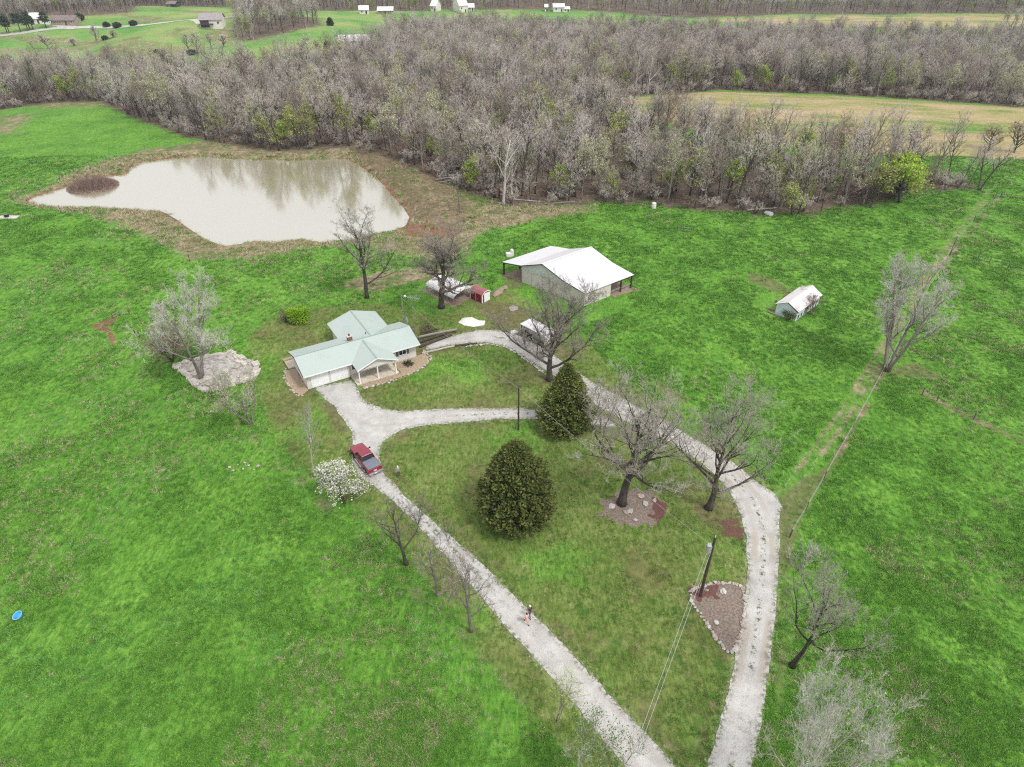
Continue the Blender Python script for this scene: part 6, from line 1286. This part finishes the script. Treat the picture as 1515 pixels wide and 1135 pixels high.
far_t = [(72,72,46,14,'leaning bare tree alone on the far left hillside'),(110,68,55,9,'small bare tree low on the far left hillside'),(143,64,36,13,'taller bare tree by the hollow of the far left hillside'),(168,56,43,8,'small pale bare tree right of the hollow on the far hillside'),(293,79,43,13,'dark budding tree at the left of the far hedge group'),(279,75,48,8,'pale thin tree at the far left end of the far hedge group'),(313,72,47,11,'pale bare tree in the middle of the far hedge group'),(331,69,49,11,'bare bushy tree at the right of the far hedge group'),(351,66,29,8,'narrow grey tree at the tip of the far wood block'),(456,82,50,14,'grey bare tree on the far slope before the wood'),(499,81,42,9,'orange tinged bare tree beside the dark far cedar'),(512,80,44,11,'grey tree right of the orange tinged tree on the far slope'),(474,84,58,10,'low pale budding tree on the far slope before the wood')]
for i, (u, v, v2, hw, lab) in enumerate(far_t): S(60+i, u, v, v2, hw, lab, bark='bark_grey', twig=('twig_wood', 'twig_mauve', 'twig_grey')[i % 3], leaf='leaf_palebud' if i in (4, 12) else None, nleaf=500 if i in (4, 12) else 0, leafsz=.5, fork=.22, lead=.7, l1=.45, r0=.28, n=(10, 6, 5, 4), tw=.045, name='hillside_tree')
cone = lambda t: max(.03, 1-t)**.8*(.6+.8*min(t, .5))
for i, (u, v, v2, hw, lab) in enumerate([(489,38,28,5,'dark pointed cedar alone on the far green field'),(485,79,63,5,'dark narrow cedar at the far slope wood edge'),(158,40,34.5,3.2,'leftmost of three dark round bushes by the far lane'),(174,41,35,4.4,'middle of three dark round bushes by the far lane'),(198,38,32,3.8,'rightmost of three dark round bushes by the far lane'),(284,81,76,4.5,'dark round bush at the foot of the far hedge group'),(156,59,55,2.5,'tiny dark cedar in the far left hollow'),(118,30,22,6,'dark bushy evergreen beside the far ranch house'),(232,80,76,3,'small dark bush low on the far left hill')]):
    conifer(80+i, u, v, v2, hw, lab, cone if i < 2 else (lambda t: math.sqrt(max(0, 1-(2*t-.9)**2))*.95+.05), 130, 12, 'pine_leaf', 'far_cedar', .15, (1.0, .45))
def pine(seed, u, v, v2, hw, label):
    H = hfor(u, v, v2); R = hw/pxm(u, v); rr = random.Random(seed); T = MB(); K = MB(); T.tube([(0, 0, -.2), (rr.gauss(0, .1), 0, H*.5), (0, 0, H*.97)], [.28, .2, .05], 6)
    for i in range(46):
        t = rr.uniform(.42, 1); az = rr.random()*6.28; r = R*(1.15-.75*(t-.42)/.58)*rr.uniform(.5, 1.1); out = Vector((math.cos(az)*r, math.sin(az)*r, t*H+.1*r)); T.tube([(0, 0, t*H-.12*r), tuple(out)], [.05, .02], 3)
        for _ in range(22):
            p = out*1.0; p = Vector((0, 0, t*H)).lerp(out, rr.uniform(.55, 1.08))+Vector((rr.gauss(0, .35), rr.gauss(0, .35), rr.gauss(0, .22))); d = Vector((rr.gauss(0, 1), rr.gauss(0, 1), rr.uniform(-.1, 1))).normalized(); c = perp(d, rr)*.28; K.add([tuple(p-c), tuple(p+c), tuple(p+d*.8)], [(0, 1, 2)])
    o = thing('pine_tree', label, 'tree', gpos(u, v)); T.build('trunk', M['bark_dark'], o); K.build('crown', M['pine_leaf'], o)
for i, (u, v, v2, hw, lab) in enumerate([(-1,52,19,9,'tall dark pine cut by the left frame edge'),(11,50,21,8,'tall pine second from the left frame edge'),(14,49,26,5,'slim pine between the taller far left pines'),(31,48,19,9,'tall spreading pine third from the left frame edge'),(42,46,24,6,'slim pine left of the broad pine on the far left'),(45,45,17,8,'broad pine right of the slim one on the far left'),(49,44,24,5,'short pine at the right end of the far left pine row'),(69,42,18,7,'single pine standing before the small white house')]): pine(200+i, u, v, v2, hw, lab)
# ------------------------------------------------------------------ grass tufts over the near pasture and lawns
def make_tufts():
    protos = []; rr = random.Random(3)
    def tuft(nb, rad_, h, w, mat, lean=.6):
        b = MB()
        for _ in range(nb):
            a = rr.random()*6.283; r = rad_*math.sqrt(rr.random()); p = Vector((math.cos(a)*r, math.sin(a)*r, -.02)); d = Vector((rr.gauss(0, lean), rr.gauss(0, lean), 1)).normalized(); hh = h*rr.uniform(.5, 1.2); c = perp(Vector((0, 0, 1)), rr)*w*rr.uniform(.6, 1.3); e = p+d*hh
            b.add([tuple(p-c), tuple(p+c), tuple(e+c*.25+Vector((d.x, d.y, 0))*hh*.3)], [(0, 1, 2)])
        return bpy.data.objects.new('tuft_form', b.mesh('tuft_form', M[mat]))
    for i in range(4): protos.append(tuft(26, .26, .20, .030, 'tuft', .8))
    for i in range(2): protos.append(tuft(30, .30, .10, .055, 'tuft_clover', 1.6))
    for i in range(2): protos.append(tuft(20, .24, .26, .022, 'tuft_dry', .7))
    for i in range(2): protos.append(tuft(26, .20, .12, .026, 'tuft_lawn', .9))
    rg = np.random.default_rng(12); n = 330000
    # density falls with distance so that the tufts stay about as fine in the picture
    y = 24+(190-24)*rg.random(n)**1.5; x = (rg.random(n)-.5)*2*(26+.80*y)
    rf = np.full(n, 9.0); m = (np.abs(x) < 60) & (y < 118); rf[m] = road_f(x[m], y[m])
    lawn = sdf(x, y, LAWN); bank = sdf(x, y, BANK); pond = np.full(n, 9.0); mb = bank < 5; pond[mb] = sdf(x[mb], y[mb], POND); wood = sdf(x, y, WMP)
    keep = (rf > .15) & (pond > .3) & (wood > -2)
    for pts in (TRI, CIRC, TER): keep &= sdf(x, y, PX(pts)) > 0
    hx, hy = -29.82, 81.15; c, s_ = math.cos(.511), math.sin(.511); X = (x-hx)*c+(y-hy)*s_; Y = -(x-hx)*s_+(y-hy)*c
    keep &= ~((X > -2.5) & (X < 19.5) & (Y > -4.2) & (Y < 9)); keep &= ~((X > 7) & (X < 16) & (Y > 0) & (Y < 12.5))
    for (cx, cy, r) in [(9, 112, 12.5), (-11, 109, 7.5), (4, 94.5, 3.5), (47, 106, 4.5)]: keep &= (x-cx)**2+(y-cy)**2 > r*r
    for l, w_ in ((TRK_R, .8), (TRK_L, .8), (RUT_R, .8), (RUT_L, .8), (FENCE_STRAW, .5), (FENCE_STRAW2, .5), (FENCE_STRAW4, .5)): keep &= (seg_d(x, y, l) > w_) | (rg.random(n) < .12)
    for pl in BROWN+SOIL: keep &= (sdf(x, y, pl) > .2) | (rg.random(n) < .15)
    keep &= (bank > 0) | (rg.random(n) < .5)
    keep &= (sdf(x, y, FLOOD) > 0) | (rg.random(n) < .2)
    clump = fnoise(x*.22, y*.22, 71, 3); thin = fnoise(x*.9, y*.9, 72, 2)
    keep &= (rg.random(n) < np.where(lawn < 0, .55, .25+1.3*(clump-.25))) & ((lawn > 0) | (thin > .35))
    x, y, lawn, bank, clump = x[keep], y[keep], lawn[keep], bank[keep], clump[keep]; k = len(x)
    pz = fnoise(x*.06, y*.06, 73, 3); cl = fnoise(x*.13, y*.13, 74, 3)
    kd = rg.integers(0, 4, k); u = rg.random(k)
    kd = np.where((cl > .56) & (u < .5) & (x < 0), 4+rg.integers(0, 2, k), kd)
    kd = np.where((u > .996) | ((pz > .60) & (u > .84)), 6+rg.integers(0, 2, k), kd)
    kd = np.where(lawn < 0, np.where(u < .12, rg.integers(0, 4, k), 8+rg.integers(0, 2, k)), kd)
    kd = np.where((bank < 0) & (u < .72), 6+rg.integers(0, 2, k), kd)
    sc_ = (.55+.9*clump)*(1+np.clip((y-70)/110, 0, 1)*.9)*np.where(lawn < 0, .75, 1)*np.where(bank < 0, 1.25, 1)*rg.uniform(.7, 1.3, k)
    P = np.stack([x, y, hgt(x, y)], -1)
    scatter_stuff('grass', P, kd, sc_, protos, 8, 'tufts of pasture and lawn grass growing over the fields around the drives', 'grass')
    print('TUFTS', k)
def tuft_mats():
    for nm, a, b, c in (('tuft', (.034, .100, .013), (.092, .235, .026), (.18, .36, .05)), ('tuft_clover', (.04, .15, .025), (.095, .27, .05), (.20, .40, .12)), ('tuft_dry', (.20, .18, .09), (.36, .31, .19), (.52, .44, .30)), ('tuft_lawn', (.045, .10, .016), (.12, .18, .038), (.23, .275, .09))):
        m = NT(nm); n = m.math('ADD', m.math('MULTIPLY', m.rnd(), .6), m.math('MULTIPLY', m.noise(4, 2), .4)); m.col(m.ramp(n, [(.15, a), (.5, b), (.85, c)])); m.b.inputs['Roughness'].default_value = .8; M[nm] = m.mat
tuft_mats(); make_tufts()
# ------------------------------------------------------------------ light, sky, camera
def setup():
    cam = bpy.data.cameras.new('camera'); co = bpy.data.objects.new('camera', cam); C.objects.link(co); sc.camera = co
    cam.sensor_width = 36; cam.lens = 36*F/1515; cam.clip_end = 6000; cam.clip_start = .5
    co.location = (0, 0, HC); co.rotation_euler = (math.pi/2-PITCH, 0, 0)
    w = bpy.data.worlds.new('World'); sc.world = w; w.use_nodes = True; t = w.node_tree
    sky = t.nodes.new('ShaderNodeTexSky'); sky.sky_type = 'NISHITA'; sky.sun_disc = False
    el, az = rad(56), rad(128)
    sky.sun_elevation = el; sky.sun_rotation = az; sky.dust_density = 4; sky.air_density = 1.2
    hs = t.nodes.new('ShaderNodeHueSaturation'); hs.inputs['Saturation'].default_value = .28
    t.links.new(sky.outputs[0], hs.inputs['Color']); bg = t.nodes['Background']; mx = t.nodes.new('ShaderNodeMix'); mx.data_type = 'RGBA'; mx.inputs[0].default_value = CLOUD; mx.inputs[7].default_value = (7.0, 7.1, 7.3, 1); t.links.new(hs.outputs[0], mx.inputs[6]); t.links.new(mx.outputs[2], bg.inputs[0]); bg.inputs[1].default_value = .112
    s = bpy.data.lights.new('sun', 'SUN'); s.energy = 1.5; s.angle = rad(11); s.color = (1, .97, .92)
    so = bpy.data.objects.new('sun', s); C.objects.link(so)
    d = Vector((math.sin(az)*math.cos(el), math.cos(az)*math.cos(el), math.sin(el)))
    so.rotation_euler = d.to_track_quat('Z', 'Y').to_euler(); so.location = d*300
    v = sc.view_settings; v.view_transform = 'Standard'; v.look = 'None'; v.gamma = 1; v.exposure = EXPOSURE; v.use_curve_mapping = False
def haze():
    b = MB(); b.box(-1560, 1560, -300, 2700, -45, 92); m = bpy.data.materials.new('haze'); m.use_nodes = True; t = m.node_tree; t.nodes.clear()
    o = t.nodes.new('ShaderNodeOutputMaterial'); v = t.nodes.new('ShaderNodeVolumePrincipled'); v.inputs['Color'].default_value = (.80, .86, .97, 1); v.inputs['Density'].default_value = HAZE; v.inputs['Anisotropy'].default_value = .1
    t.links.new(v.outputs[0], o.inputs['Volume']); tag(b.build('haze', m), kind='stuff')
HAZE = .00014
haze()
sc.cycles.use_denoising = False; sc.cycles.filter_width = 1.15
EXPOSURE = 0.78
CLOUD = .72
setup()
